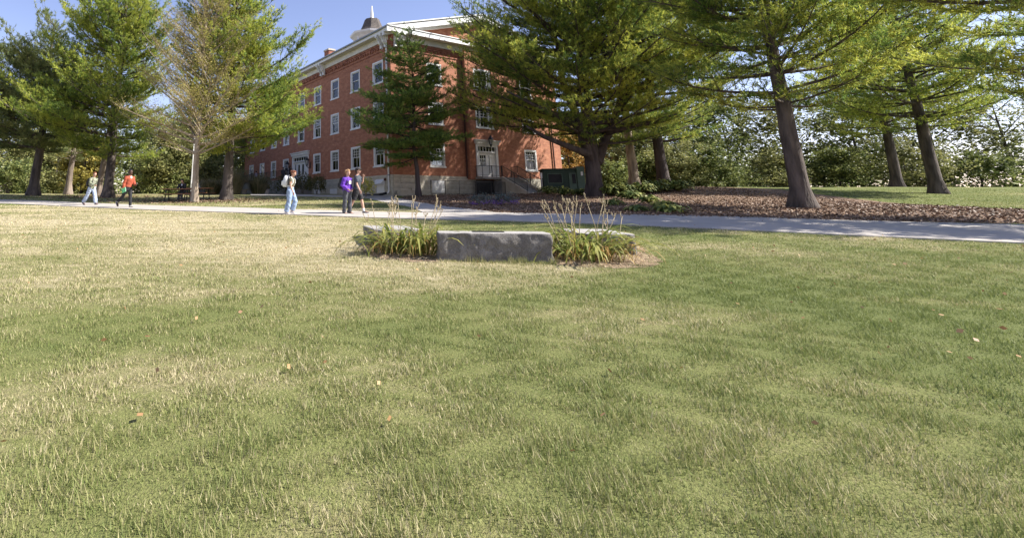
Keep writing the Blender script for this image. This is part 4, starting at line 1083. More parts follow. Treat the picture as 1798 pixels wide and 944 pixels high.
w8 = person('person in dark clothes with short hair standing left of the double door', pd2, math.atan2(-nL.y, -nL.x) + .6, 1.66, dict(hipL=3, kneeL=4, hipR=-3, kneeR=2, shL=0, elL=30, shR=2, elR=25),
            dict(skin='tan', trousers=dict(mat='black', wide=.010), top=dict(mat='charcoal', wide=.014, name='jacket'), shoe='shoe_dark', hair=dict(mat='hair_brown', style='short')), 1.8)
# seated at the tables
ps = pt1 + Vector((.05, .72, 0)); ps.z = float(hgt(ps.x, ps.y))
w9 = person('person with dark hair and a black jacket seated behind the left picnic table', ps, R(-90), 1.68, dict(hipL=82, kneeL=84, hipR=80, kneeR=80, shL=38, elL=50, inL=25, shR=38, elR=50, inR=25, lean=16, pitch=25, seat=.455),
            dict(skin='light', trousers=dict(mat='charcoal', wide=.008), top=dict(mat='black', name='jacket', wide=.014, inner=True), shoe='shoe_dark', hair=dict(mat='hair_black', style='long')), 1.5)
ps2 = pt2 + Vector((-.85, -.35, 0)); ps2 = pt2 + Matrix.Rotation(R(-8), 3, 'Z') @ Vector((-.5, .72, 0)); ps2.z = float(hgt(ps2.x, ps2.y))
w10 = person('person in a grey shirt seated at the picnic table behind the young tree', ps2, R(-60), 1.72, dict(hipL=82, kneeL=84, hipR=80, kneeR=80, shL=30, elL=50, shR=30, elR=50, lean=14, pitch=12, seat=.455),
             dict(skin='tan', trousers=dict(mat='black', wide=.008), top=dict(mat='grey', wide=.012), shoe='shoe_dark', hair=dict(mat='hair_brown', style='short')), 1.5)
run_jobs()
print('objects', len(bpy.data.objects))
# ================================================================== TREES
def prisms(A, Bp, ra, rb, n=4):
    """N straight tapered prisms, vectorised"""
    A = np.asarray(A, float); Bp = np.asarray(Bp, float); N = len(A)
    ra = np.broadcast_to(ra, N); rb = np.broadcast_to(rb, N)
    d = Bp - A; L = np.linalg.norm(d, axis=1, keepdims=True); d = d / np.maximum(L, 1e-6)
    h = np.where(np.abs(d[:, 2:3]) < .9, np.array([[0, 0, 1.]]), np.array([[1., 0, 0]]))
    u = np.cross(d, h); u /= np.linalg.norm(u, axis=1, keepdims=True); v = np.cross(d, u)
    V = []
    for P, r in ((A, ra), (Bp, rb)):
        for k in range(n):
            a = 2 * math.pi * k / n; V.append(P + (u * math.cos(a) + v * math.sin(a)) * r[:, None])
    V = np.stack(V, 1).reshape(-1, 3); b = np.arange(N)[:, None] * 2 * n
    Q = np.concatenate([b + np.array([[k, (k + 1) % n, n + (k + 1) % n, n + k]]) for k in range(n)])
    return V, Q
def join(chunks):
    V = []; Q = []; n = 0
    for v, q in chunks:
        V.append(v); Q.append(q + n); n += len(v)
    return np.concatenate(V), np.concatenate(Q)
def unit(v): return v / np.maximum(np.linalg.norm(v, axis=-1, keepdims=True), 1e-9)
def tufts(P, D, nb, L, w, spread, g):
    """sprays of needles: nb thin triangles fanned about each axis"""
    N = len(P)
    ax = unit(D)[:, None, :]
    d = unit(ax + g.normal(0, spread, (N, nb, 3)))
    ln = L * g.uniform(.55, 1.1, (N, nb, 1)) * g.uniform(.6, 1.45, (N, 1, 1))
    p = P[:, None, :] + ax * g.uniform(-.4, .4, (N, nb, 1)) * L
    s = unit(np.cross(d, np.array([0, 0, 1.3]) + g.normal(0, .55, (N, nb, 3)))) * w
    V = np.stack([p - s, p + s, p + d * ln], 2).reshape(-1, 3)
    a = (g.uniform(0, 1, (N, 1)) * .55 + g.uniform(0, .45, (N, nb)))
    return V, np.arange(N * nb * 3).reshape(-1, 3), np.repeat(a.reshape(-1), 3)
def leaves(P, size, g, flat=0.3):
    """rhombic leaves"""
    N = len(P)
    d = unit(g.normal(0, 1, (N, 3)) * np.array([1, 1, flat])); s = unit(np.cross(d, g.normal(0, 1, (N, 3)) + np.array([0, 0, .6])))
    l = size * g.uniform(.6, 1.2, (N, 1))
    V = np.stack([P, P + d * l * .5 + s * l * .32, P + d * l, P + d * l * .5 - s * l * .32], 1).reshape(-1, 3)
    return V, np.arange(N * 4).reshape(-1, 4), np.repeat(g.uniform(0, 1, N), 4)

def env_world(X, Y, pts):
    out = []
    for y, xl, xr in pts:
        r, u = rf(600, y); v = (CAM_Y - y) / CAM_F; F = math.cos(CAM_P) - v * math.sin(CAM_P)
        out.append((CAM_H + u * Y, X - (xl - 600) / CAM_F / F * Y, (xr - 600) / CAM_F / F * Y - X))
    return np.array(sorted(out))
def conifer(name, label, group, px, Y, env, tr, needle, barkm, seed, env_w=None, loc=None, lean=(0, 0), whorl=0.75, per=5, e_lo=5, e_hi=45, curve=25,
            sub=0.22, subl=0.46, tuft=0.105, nb=12, tl=0.22, tw=0.018, spread=0.8, drop=0.08, zstart=None, stems=None, latf=0.2, side=0.8, subang=(30, 65), subup=0.1, blades=True, trunk_sides=14, flare=1.5, cat='tree', reach=(.82, 1.12)):
    g = np.random.default_rng(seed)
    bp = loc if loc is not None else base(px, Y)
    X, Y = bp.x, bp.y
    E = env_w if env_w is not None else env_world(X, Y, env)
    zt, z0 = E[-1, 0], E[0, 0] if zstart is None else zstart
    t = thing(name, label, cat, tuple(bp), 0, group)
    wood = []
    # trunk
    n = 14; zz = np.concatenate([[0, .12, .35, .9], np.linspace(2.0, zt - bp.z, n)])
    rad = tr * (1 - .93 * np.clip(zz / (zt - bp.z), 0, 1) ** 0.85); rad[0] = tr * flare; rad[1] = tr * (1 + (flare - 1) * .65); rad[2] = tr * (1 + (flare - 1) * .3)
    wob = np.cumsum(g.normal(0, .035, (len(zz), 2)), axis=0) * np.clip(zz / 3, 0, 1)[:, None]
    cx = X + lean[0] * zz + wob[:, 0]; cy = Y + lean[1] * zz + wob[:, 1]
    mb = MB(); rings = []
    for i in range(len(zz)):
        rings.append([(cx[i] + rad[i] * math.cos(a) * (1 + (.16 * math.sin(5 * a + seed) if i < 3 else .03 * math.sin(4 * a + i))), cy[i] + rad[i] * math.sin(a) * (1 + (.16 * math.sin(5 * a + seed) if i < 3 else 0)), bp.z + zz[i] - (.25 if i == 0 else 0)) for a in np.linspace(0, 2 * math.pi, trunk_sides, endpoint=False)])
    mb.loft(rings)
    for st in (stems or []):
        mb.tube([(bp.x + p[0], bp.y + p[1], bp.z + p[2]) for p in st[0]], st[1], 10)
    mb.obj('trunk', barkm, t, smooth=True)
    def trunk_at(z):
        return np.array([np.interp(z - bp.z, zz, cx), np.interp(z - bp.z, zz, cy), z])
    # branches
    TP = []; TD = []
    z = z0; bid = 0; ph = g.uniform(0, 6)
    while z < zt - .2:
        f = (z - z0) / max(zt - z0, .1)
        m = max(3, int(round(per * (1 if f < .85 else .8))))
        ph += 1.1
        for k in range(m):
            if g.uniform() < drop: continue
            az = ph + 2 * math.pi * k / m + g.normal(0, .22)
            zb = z + g.uniform(-.28, .28) * whorl
            e0 = R(e_lo + (e_hi - e_lo) * f + g.normal(0, 6))
            # where the branch tip should end up: reach from the outline at the tip's height
            rl = 1.0
            for _ in range(2):
                zt_ = min(zb + rl * math.tan(e0) * .9 + .15 * rl, zt)
                rL = np.interp(zt_, E[:, 0], E[:, 1]); rR = np.interp(zt_, E[:, 0], E[:, 2]); c = math.cos(az)
                rF = (rL + rR) / 2 * side
                s_ = rR if c > 0 else rL
                rl = max(.15, rF + (s_ - rF) * abs(c))
            rl *= g.uniform(*reach)
            s = np.linspace(0, 1, 7); el = e0 + R(curve) * s ** 2
            hor = np.concatenate([[0], np.cumsum(np.diff(s) * rl)]); ver = np.concatenate([[0], np.cumsum(np.tan(np.clip(el[1:], -1.2, 1.2)) * np.diff(s) * rl)])
            a2 = az + g.normal(0, .12) * s
            b0 = trunk_at(zb)
            P = np.stack([b0[0] + np.cos(a2) * hor, b0[1] + np.sin(a2) * hor, b0[2] + ver], 1)
            rb = min(tr * .42, .012 + .016 * rl) * (1 - .85 * s)
            wood.append(prisms(P[:-1], P[1:], rb[:-1], rb[1:], 5))
            # side twigs
            nsub = max(2, int(rl / sub)); ts = np.sort(g.uniform(.22, 1.0, nsub)); ts[-1] = 1.0
            pb = np.stack([np.interp(ts, s, P[:, i]) for i in range(3)], 1)
            dirb = unit(np.stack([np.interp(ts, s[1:] - 1 / 12, np.diff(P[:, i])) for i in range(3)], 1))
            sg = np.where(np.arange(nsub) % 2 == 0, 1., -1.) * np.radians(g.uniform(*subang, nsub)); sg[-1] = 0
            d2 = np.stack([dirb[:, 0] * np.cos(sg) - dirb[:, 1] * np.sin(sg), dirb[:, 0] * np.sin(sg) + dirb[:, 1] * np.cos(sg), dirb[:, 2] + subup + g.normal(0, .10, nsub)], 1); d2 = unit(d2)
            ls = np.clip(subl * rl * (1.15 - .7 * ts) * g.uniform(.6, 1.2, nsub), .25, 2.2)
            pe = pb + d2 * ls[:, None]
            wood.append(prisms(pb, pe, .010 + .006 * ls, .004, 3))
            for q in range(nsub):
                nt_ = max(2, int(ls[q] / tuft)); tt = np.linspace(.25, 1.05, nt_)
                lat = unit(np.cross(d2[q], [0, 0, 1.0]))
                off = (g.normal(0, 1, (nt_, 1)) * lat + g.normal(0, .24, (nt_, 1)) * np.array([0, 0, 1.])) * latf * ls[q]
                TP.append(pb[q] + d2[q] * (tt * ls[q])[:, None] + off)
                TD.append(np.repeat(d2[q][None], nt_, 0) + off * 1.2 + np.array([0, 0, .25]) + g.normal(0, .38, (nt_, 3)))
        z += whorl * (1 - .35 * f) * g.uniform(.85, 1.15)
    Vw, Qw = join(wood)
    tag(obj_np('branches', Vw, [Qw], barkm, t), kind='stuff')
    TP = np.concatenate(TP); TD = np.concatenate(TD)
    if blades: V, T, a = tufts(TP, TD, nb, tl, tw, spread, g); fa = [T]
    else:
        k = nb; P = np.repeat(TP, k, 0) + g.normal(0, tl, (len(TP) * k, 3)); V, T, a = leaves(P, tw, g); fa = [T]
    cr = obj_np('crown', V, fa, needle, t, attr=a)
    print(name, px, 'tufts', len(TP), 'tris', len(V) // 3, 'wood', len(Qw) * 2)
    return t

conifer('pine_tree', 'blue-green pine with a thick trunk at the left edge of the lawn', 'pine trees on the campus lawn', 57, 42,
        [(40, 62, 70), (60, 15, 105), (90, -25, 135), (130, -50, 150), (180, -70, 160), (225, -60, 140), (258, -30, 105)], .42, M['needle_blue'], M['bark_pine'], 11, tl=.27, tw=.022, e_lo=0, e_hi=42, drop=.04, whorl=.92, per=9, sub=.22, latf=.27)
conifer('pine_tree', 'tall sunlit yellow-green pine, dark trunk behind the two left walkers', 'pine trees on the campus lawn', 188, 37.5,
        [(-70, 200, 215), (-20, 140, 272), (0, 128, 285), (30, 100, 300), (60, 118, 298), (95, 100, 292), (130, 68, 285), (165, 40, 278), (200, 10, 272), (228, 60, 285), (266, 130, 292)], .36, M['needle_lit'], M['bark_pine'], 12, e_lo=-2, e_hi=48, whorl=.92, per=9, drop=.05, tw=.020, latf=.27)
conifer('pine_tree', 'slim pine with a bare pale leaning trunk behind the walker in camouflage', 'pine trees on the campus lawn', 170, 41,
        [(-10, 200, 215), (60, 150, 250), (130, 140, 245), (200, 125, 235), (240, 140, 225), (258, 160, 205)], .27, M['needle_lit'], M['bark_grey'], 13, lean=(.055, 0), nb=10, per=5, whorl=.8)
conifer('pine_tree', 'shorter pine with a grey trunk standing back between two dark trunks on the left', 'pine trees on the campus lawn', 119, 47,
        [(120, 110, 125), (170, 90, 150), (215, 78, 165), (250, 70, 172), (280, 95, 150)], .30, M['needle_blue'], M['bark_grey'], 14, nb=10, per=6, whorl=.7)
conifer('young_tree', 'sparse young tree with tan twigs, thin olive leaves and a straight pale trunk', None, 342, 30.5,
        [(-110, 365, 375), (-40, 320, 420), (0, 292, 448), (50, 272, 455), (100, 255, 462), (150, 238, 474), (200, 228, 482), (232, 245, 455), (268, 290, 400)], .21, M['leaf_sparse'], M['bark_tan'], 15,
        whorl=.46, per=5, e_lo=18, e_hi=58, curve=4, sub=.22, subl=.44, tuft=.12, nb=7, tl=.09, tw=.07, blades=False, drop=.08, latf=.30, subup=.30, flare=1.25)
conifer('pine_tree', 'broad sunlit pine with a dark trunk beside the left end of the brick building', 'pine trees on the campus lawn', 398, 33,
        [(-80, 395, 425), (-30, 335, 470), (0, 320, 484), (40, 330, 490), (65, 318, 530), (95, 318, 535), (130, 320, 548), (170, 316, 553), (205, 320, 556), (235, 330, 540), (262, 350, 470)], .36, M['needle_lit'], M['bark_pine'], 16, e_lo=-4, e_hi=45, whorl=.90, per=9, drop=.05, tw=.020, latf=.27)
conifer('young_pine', 'slim dark green conifer standing in front of the corner of the brick building', None, 735, 38,
        [(48, 712, 717), (62, 700, 735), (78, 690, 752), (100, 682, 772), (125, 662, 782), (150, 645, 792), (180, 640, 795), (205, 622, 806), (228, 602, 812), (250, 640, 806), (274, 664, 782)], .20, M['needle_dark'], M['bark_dark'], 17,
        whorl=.82, per=10, e_lo=-6, e_hi=28, curve=12, sub=.165, subl=.48, tuft=.095, nb=12, tl=.19, tw=.018, drop=.04, flare=1.25, reach=(.62, 1.15), subup=.02)
# the big spreading pine: a forked trunk and long level limbs
bigY = 36.5; bb = base(1045, bigY)
def lim(*pts): return [tuple(np.array(at(x, y, bigY + dy)) - np.array(bb)) for x, y, dy in pts]
stems = [
    (lim((1040, 285, 0), (1028, 255, 0), (1018, 215, -.4), (1002, 180, -.6), (985, 130, -.6), (975, 60, -.5)), [.42, .40, .30, .25, .19, .10]),
    (lim((1048, 285, 0), (1060, 250, .3), (1078, 215, .2), (1088, 180, -.2), (1092, 140, -.4), (1086, 100, -.6), (1098, 50, -.6)), [.40, .33, .25, .20, .16, .12, .06]),
    (lim((1038, 272, 0), (1010, 262, -.8), (985, 252, -1.2), (955, 240, -1.6), (925, 222, -2.0)), [.30, .22, .19, .15, .06]),
    (lim((1036, 250, -.2), (1005, 215, -.8), (975, 200, -1.4), (935, 183, -2.2), (890, 160, -2.8)), [.24, .19, .16, .12, .04]),
    (lim((1062, 235, .2), (1095, 225, -.8), (1140, 215, -1.6), (1190, 200, -2.2)), [.22, .17, .13, .05]),
    (lim((1080, 200, 0), (1110, 165, -.6), (1160, 120, -1.2), (1200, 90, -1.6)), [.18, .14, .10, .04]),
]
conifer('big_pine', 'huge spreading pine with a thick forked trunk right of the brick building', None, 1045, bigY,
        [(-190, 1010, 1080), (-120, 880, 1200), (-60, 800, 1270), (0, 772, 1300), (60, 766, 1305), (110, 775, 1300), (160, 785, 1290), (205, 800, 1265), (236, 890, 1210), (250, 960, 1150)], .56, M['needle_big'], M['bark_dark'], 18,
        stems=stems, nb=13, per=9, whorl=.66, e_lo=-3, e_hi=48, curve=22, sub=.32, subl=.34, tuft=.15, tl=.26, tw=.021, drop=.07, flare=1.35, trunk_sides=20, reach=(.68, 1.06), side=.55)
conifer('pine_tree', 'pine with a bare tan trunk right of the big forked pine', 'pine trees on the right bank', 1117, 46,
        [(-120, 1085, 1110), (-40, 1040, 1170), (60, 1020, 1190), (140, 1020, 1200), (200, 1030, 1190), (246, 1060, 1170)], .42, M['needle_big'], M['bark_tan'], 19, lean=(-.02, 0), nb=9, e_lo=5, whorl=.95, sub=.32, tuft=.15, tw=.022)
conifer('pine_tree', 'dark trunked pine at the right of the mulch bed behind leafy ground plants', 'pine trees on the right bank', 1169, 44,
        [(-120, 1140, 1170), (-40, 1090, 1250), (60, 1070, 1290), (140, 1060, 1300), (200, 1070, 1290), (246, 1090, 1260)], .48, M['needle_big'], M['bark_dark'], 20, nb=9, e_lo=0, whorl=.95, sub=.32, tuft=.15, tw=.022)
# pines of the same grove further to the right: their shade falls over the path
EW = np.array([(4.2, 2.5, 2.5), (5.5, 4.6, 4.6), (8, 5.2, 5.2), (11, 4.8, 4.8), (14, 3.8, 3.8), (17, 2.2, 2.2), (19.5, .2, .2)])
def grove(x, y, label, seed, s=1.0, near=True, needle='needle_big'):
    E = EW * s; z = float(hgt(x, y)); E = E.copy(); E[:, 0] += z
    return conifer('pine_tree', label, 'pine trees on the right bank', None, None, None, .36 * s, M[needle], M['bark_pine'], seed, env_w=E, loc=Vector((x, y, z)), nb=10 if near else 8, per=6, whorl=.75 if near else .85, e_lo=-2, e_hi=44, tl=.27, tw=.021 if near else .026, drop=.05, sub=.28, tuft=.13 if near else .16)
grove(23.5, 15.7, 'pine standing by the path at the far right of the lawn', 31, 1.0)
grove(21.0, 24.0, 'full pine on the mulch right of the dark trunked pine', 32, 1.12)
grove(41.0, 36.0, 'full pine far behind the path on the right', 33, 1.1, False, 'needle_lit')
grove(50.0, 47.0, 'farthest right pine of the grove', 34, 1.15, False)

# ------------------------------------------------------------------ leafy background trees
def leafy(name, label, cat, group, loc, H, W, mat, barkm, seed, n=4200, size=.30, crown0=.25, nblob=16, multi=False, tr=.16, gap=.0):
    g = np.random.default_rng(seed)
    t = thing(name, label, cat, tuple(loc), 0, group)
    L = np.array(loc); mb = MB(); wood = []
    cs = []
    for k in range(nblob):
        f = g.uniform(0, 1); z = H * (crown0 + (1 - crown0) * f)
        wr = W / 2 * (math.sin(math.pi * (.18 + .74 * f)) ** .8)
        a = g.uniform(0, 2 * math.pi); r = wr * math.sqrt(g.uniform(.05, .85))
        cs.append((r * math.cos(a), r * math.sin(a), z * .95, W * g.uniform(.13, .22)))
    mb.tube([L + [0, 0, -.2], L + [0, 0, H * .15], L + [.1, 0, H * .4], L + [0, .1, H * .8]], [tr * 1.3, tr, tr * .7, tr * .15], 8)
    for c in cs:
        b = L + np.array([c[0] * .08, c[1] * .08, max(.1 * H, (c[2] - np.hypot(c[0], c[1]) * .8)) if not multi else .05])
        m_ = L + np.array([c[0] * .55, c[1] * .55, (c[2] + b[2] - L[2]) * .5 + .1])
        e = L + np.array(c[:3])
        wood.append(prisms(np.array([b, m_]), np.array([m_, e]), [tr * .4, tr * .25], [tr * .25, tr * .06], 5))
        tw = e + g.normal(0, c[3] * .8, (8, 3)); wood.append(prisms(np.repeat(e[None], 8, 0), tw, tr * .07, tr * .03, 3))
    mb.obj('trunk', barkm, t, smooth=True)
    Vw, Qw = join(wood); tag(obj_np('branches', Vw, [Qw], barkm, t), kind='stuff')
    per = n // nblob; P = []
    for c in cs:
        q = g.normal(0, 1, (per, 3)); q = unit(q) * (g.uniform(0, 1, (per, 1)) ** .5) * c[3] * np.array([1.15, 1.15, .75])
        sub = g.normal(0, c[3] * .9, (7, 3)); 
        q = q * .55 + sub[g.integers(0, 7, per)] * np.array([1, 1, .7])
        P.append(L + np.array(c[:3]) + q)
    P = np.concatenate(P); P[:, 2] = np.maximum(P[:, 2], L[2] + .05)
    V, Q, a = leaves(P, size, g)
    k = n // 5; ci = g.integers(0, nblob, k); C_ = np.array(cs)          # larger inner leaves, crown shade put into their darker colour, closing sky gaps
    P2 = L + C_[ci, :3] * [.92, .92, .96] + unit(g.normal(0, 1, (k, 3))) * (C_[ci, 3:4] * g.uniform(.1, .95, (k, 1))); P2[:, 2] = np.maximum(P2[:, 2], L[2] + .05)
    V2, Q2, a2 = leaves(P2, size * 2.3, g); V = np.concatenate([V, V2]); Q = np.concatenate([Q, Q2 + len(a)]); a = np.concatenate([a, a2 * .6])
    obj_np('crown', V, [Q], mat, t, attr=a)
    return t
def behind(px, Y, dz=0.0):
    p = base(px, Y); return (p.x, p.y, p.z + dz)
LT = [  # px, distance, height, width, material, label
    (12, 62, 9.5, 8, 'leaf_olive', 'pale olive leafy tree at the far left edge behind the pines'),
    (48, 74, 9.0, 8, 'leaf_green', 'green leafy tree just right of the thick left pine trunk, far behind'),
    (92, 66, 8.0, 7, 'leaf_olive', 'olive leafy tree between the left pine trunk and the grey trunk'),
    (142, 58, 6.5, 5.5, 'leaf_yellow', 'yellow leafed tree behind the camouflage walker'),
    (150, 80, 10.0, 9, 'leaf_green', 'green leafy tree beyond the yellow one on the left'),
    (276, 60, 8.5, 9, 'leaf_green', 'green leafy tree behind the left picnic table'),
    (300, 54, 7.0, 7, 'leaf_olive', 'pale bushy tree directly behind the seated student'),
    (345, 66, 10.5, 9, 'leaf_green', 'tall leafy tree behind the pale lamp post'),
    (405, 76, 10.0, 9, 'leaf_olive', 'olive leafy tree left of the end of the building'),
    (443, 84, 12.0, 8, 'leaf_green', 'green leafy tree at the far end of the building'),
    (1003, 62, 8.0, 7, 'leaf_orange', 'orange leafed tree behind the green cabinet'),
    (1022, 70, 9.0, 6, 'leaf_yellow', 'yellow leafed tree left of the big pine trunk'),
    (1082, 66, 10.0, 9, 'leaf_green', 'green leafy tree between the big pine and the tan trunk'),
    (1142, 60, 9.0, 8, 'leaf_olive', 'pale leafy tree between the tan trunk and the dark trunk'),
    (1198, 66, 10.5, 9, 'leaf_green', 'green leafy tree right of the dark trunk'),
    (1290, 62, 11.0, 11, 'leaf_green', 'green leafy tree behind the right grove'),
    (1400, 60, 11.5, 12, 'leaf_olive', 'wide olive leafy tree behind the right grove'),
    (1520, 58, 11.5, 12, 'leaf_green', 'wide green leafy tree at the right end of the grove'),
    (1660, 56, 12.0, 13, 'leaf_olive', 'last but one leafy tree on the right'),
    (1790, 54, 12.0, 13, 'leaf_green', 'last leafy tree on the right'),
]
for i, (px, Y, H, Wd, mt, lab) in enumerate(LT):
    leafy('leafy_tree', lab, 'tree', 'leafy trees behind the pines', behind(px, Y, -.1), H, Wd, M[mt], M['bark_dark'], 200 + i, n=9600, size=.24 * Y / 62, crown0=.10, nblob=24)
UN = [(15, 57, 'left of the thick left pine trunk'), (254, 57, 'right of the walker in orange'), (285, 53, 'behind the left picnic table'), (372, 62, 'above the picket fence'),
      (1068, 56, 'right behind the big pine'), (1100, 60, 'left of the tan trunk'), (1140, 57, 'between the tan and the dark trunk'), (1195, 56, 'right of the dark trunk'), (1270, 55, 'first beyond the dark trunk to the right'), (1370, 56, 'in the middle of the right grove'), (1480, 54, 'toward the right end of the grove'), (1600, 52, 'at the right end of the grove'), (1730, 50, 'last on the right')]
for i, (px, Y, lab) in enumerate(UN):
    leafy('wild_bush', 'wild green bush low ' + lab, 'bush', 'wild bushes under the background trees', behind(px, Y, -.1), 3.4 + (i % 3) * .6, 6.2, M[('leaf_green', 'leaf_olive')[i % 2]], M['bark_dark'], 300 + i, n=5200, size=.2, crown0=.02, nblob=16, multi=True, tr=.06)
# the wooded skyline behind everything
g = np.random.default_rng(5)
P = []
for k in range(240):
    a = g.uniform(-1.05, 1.2); Yk = g.uniform(130, 190); c = np.array([a * Yk, Yk, float(hgt(a * Yk, Yk)) + g.uniform(2, 15) + 2 * math.sin(a * 9)])
    if -.24 < a < .38 and False: continue
    q = g.normal(0, 1, (520, 3)) * np.array([4.2, 2.5, 2.6]); P.append(c + q)
P = np.concatenate(P); V, Q, a = leaves(P, .95, g)
tag(obj_np('distant_woods', V, [Q], M['leaf_green'], attr=a), 'distant olive woods low behind the campus trees', None, None, 'stuff')

# ------------------------------------------------------------------ shrubs and bed plants
def shrub(name, label, cat, group, loc, H, Wd, mat, seed, n=900, size=.12, stems=7):
    g = np.random.default_rng(seed)
    t = thing(name, label, cat, tuple(loc), 0, group); L = np.array(loc)
    A = np.repeat(L[None], stems, 0) + g.normal(0, .05, (stems, 3)) * [1, 1, 0]
    ang = g.uniform(0, 2 * math.pi, stems)
    Bq = L + np.stack([np.cos(ang) * Wd * .3, np.sin(ang) * Wd * .3, g.uniform(.6, .95, stems) * H], 1)
    V, Q = prisms(A, Bq, .018, .007, 4); obj_np('stems', V, [Q], M['bark_grey'], t)
    th = g.uniform(0, 2 * math.pi, n); u = g.uniform(-.75, 1, n); rr_ = g.uniform(.3, 1, n) ** .45
    bumps = 1 + .22 * np.sin(3 * th + seed) + .15 * np.sin(7 * th + 5 * u)
    P = L + np.stack([np.cos(th) * np.sqrt(1 - u * u) * Wd / 2 * rr_ * bumps, np.sin(th) * np.sqrt(1 - u * u) * Wd / 2 * rr_ * bumps, H * .52 + u * H * .48 * rr_ * bumps], 1)
    P[:, 2] = np.maximum(P[:, 2], L[2] + .03)
    V, Q, a = leaves(P, size, g, .8); obj_np('foliage', V, [Q], mat, t, attr=a)
    return t
fl = lambda s, o: (lambda p: (p.x, p.y, float(hgt(p.x, p.y))))(fp('L', s, o, 0))
SH = [(15.0, 3.0, 1.9, 2.0, 'leaf_shrub', 'dark shrub below the right lantern of the double door'), (12.4, 2.2, 2.1, 2.2, 'leaf_shrub', 'tallest dark shrub against the left wall of the building'),
      (9.6, 2.0, 1.8, 1.9, 'leaf_shrub', 'dark shrub behind the purple hoodie walker'), (17.4, 4.6, 1.9, 2.0, 'leaf_shrub', 'dark shrub right in front of the double door')]
for i, (s, o, H, Wd, mt, lab) in enumerate(SH): shrub('shrub', lab, 'shrub', 'dark shrubs along the building', fl(s, o), H, Wd, M[mt], 60 + i, 1000, .17)
hy = base(643, 38.5); shrub('hydrangea', 'yellow-green hydrangea bush right of the walker in the cap', 'shrub', None, tuple(hy), 1.45, 1.25, M['leaf_hydrangea'], 70, 520, .17)
def reeds(name, label, px, Y, H, Wd, seed, group, n=900):
    g = np.random.default_rng(seed); b = base(px, Y); t = thing(name, label, 'ornamental grass', tuple(b), 0, group); L = np.array(b)
    ang = g.uniform(0, 2 * math.pi, n); r = np.sqrt(g.uniform(0, 1, n)) * Wd * .16; out = g.uniform(.1, 1, n) * Wd * .5; hh = H * g.uniform(.55, 1.0, n)
    d = np.stack([np.cos(ang), np.sin(ang), 0 * ang], 1)
    p0 = L + d * r[:, None]; p1 = p0 + d * (out * .35)[:, None] + np.array([0, 0, 1.]) * (hh * .65)[:, None]; p2 = p0 + d * out[:, None] + np.array([0, 0, 1.]) * hh[:, None]
    s = np.stack([-d[:, 1], d[:, 0], 0 * ang], 1) * .014
    V = np.stack([p0 - s, p0 + s, p1 + s * .8, p1 - s * .8, p2], 1).reshape(-1, 3); b5 = np.arange(n)[:, None] * 5
    tag(obj_np('blades', V, [b5 + [[0, 1, 2, 3]], b5 + [[3, 2, 4]]], M['reed'], t, attr=np.repeat(g.uniform(0, 1, n), 5)), kind='stuff')
reeds('ornamental_grass', 'clump of tall ornamental grass just left of the concrete bench', 453, 49, 2.1, 3.6, 80, 'ornamental grass clumps')
reeds('ornamental_grass', 'clump of tall ornamental grass right of the dark pine trunk', 412, 48, 2.6, 3.4, 81, 'ornamental grass clumps')
reeds('ornamental_grass', 'clump of tall ornamental grass below the picket fence', 372, 50, 1.7, 4.0, 82, 'ornamental grass clumps')
def bed_plant(name, label, cat, group, loc, n, H, Wd, mat, seed, leaf=(.30, .09)):
    """arching strap leaves, each a folded blade"""
    g = np.random.default_rng(seed); t = thing(name, label, cat, tuple(loc), 0, group); L = np.array(loc)
    ang = g.uniform(0, 2 * math.pi, n); d = np.stack([np.cos(ang), np.sin(ang), 0 * ang], 1); z = np.array([0, 0, 1.])
    out = Wd / 2 * np.sqrt(g.uniform(.05, 1, n)); hh = H * g.uniform(.35, 1, n) * (1.1 - .5 * out / (Wd / 2)); s = np.stack([-d[:, 1], d[:, 0], 0 * ang], 1) * leaf[1] * g.uniform(.6, 1.1, (n, 1))
    c = L + d * (out * .5)[:, None] + z * (hh * .75)[:, None]; m_ = L + d * out[:, None] + z * hh[:, None]; e = m_ + d * leaf[0] * .6 - z * leaf[0] * .45
    V = np.stack([L + d * .02, c - s * .5, c + s * .5, m_ - s, m_ + s, e], 1).reshape(-1, 3); b6 = np.arange(n)[:, None] * 6
    obj_np('leaves', V, [b6 + [[0, 1, 2]], b6 + [[3, 4, 5]], b6 + [[1, 3, 4, 2]]], mat, t, attr=np.repeat(g.uniform(0, 1, n), 6))
    return t
HP = [(1072, 344, 1.4, .75), (1092, 343, 1.5, .85), (1108, 350, 1.2, .5), (1128, 341, 1.6, .8), (1150, 338, 1.5, .75), (1172, 335, 1.6, .8), (1192, 336, 1.5, .75), (1076, 361, .8, .35), (1140, 357, .9, .4), (1178, 374, 1.0, .35), (1165, 363, .8, .3), (1118, 371, .7, .25)]
HL = ['leafy green plant at the right foot of the big pine', 'bushy green plant behind the bright one right of the big pine', 'low bright yellow-green plant on the mulch right of the big pine', 'green plant below the tan trunk', 'green plant between tan and dark trunks',
      'green plant at the foot of the dark right trunk', 'green plant at the right end of the plant row', 'small lone plant on the mulch in front of the big pine', 'small plant on the mulch below the tan trunk', 'low green plant nearest the path on the mulch', 'small plant behind the one nearest the path', 'tiny dark plant on the mulch close to the path']
for i, (x, y, Wd, H) in enumerate(HP): bed_plant('hosta', HL[i], 'plant', 'green plants on the mulch bed', tuple(gnd(x, y)), 230 if Wd > 1 else 80, H * 1.25, Wd * 1.3, M['leaf_hosta'], 90 + i)
SP = [(962, 341, 1.7, .8, 'green leafy shrub by the bottom of the steps'), (990, 343, 1.8, .75, 'green leafy shrub in front of the green cabinet'), (1018, 343, 1.5, .55, 'green leafy shrub at the right corner of the green cabinet')]
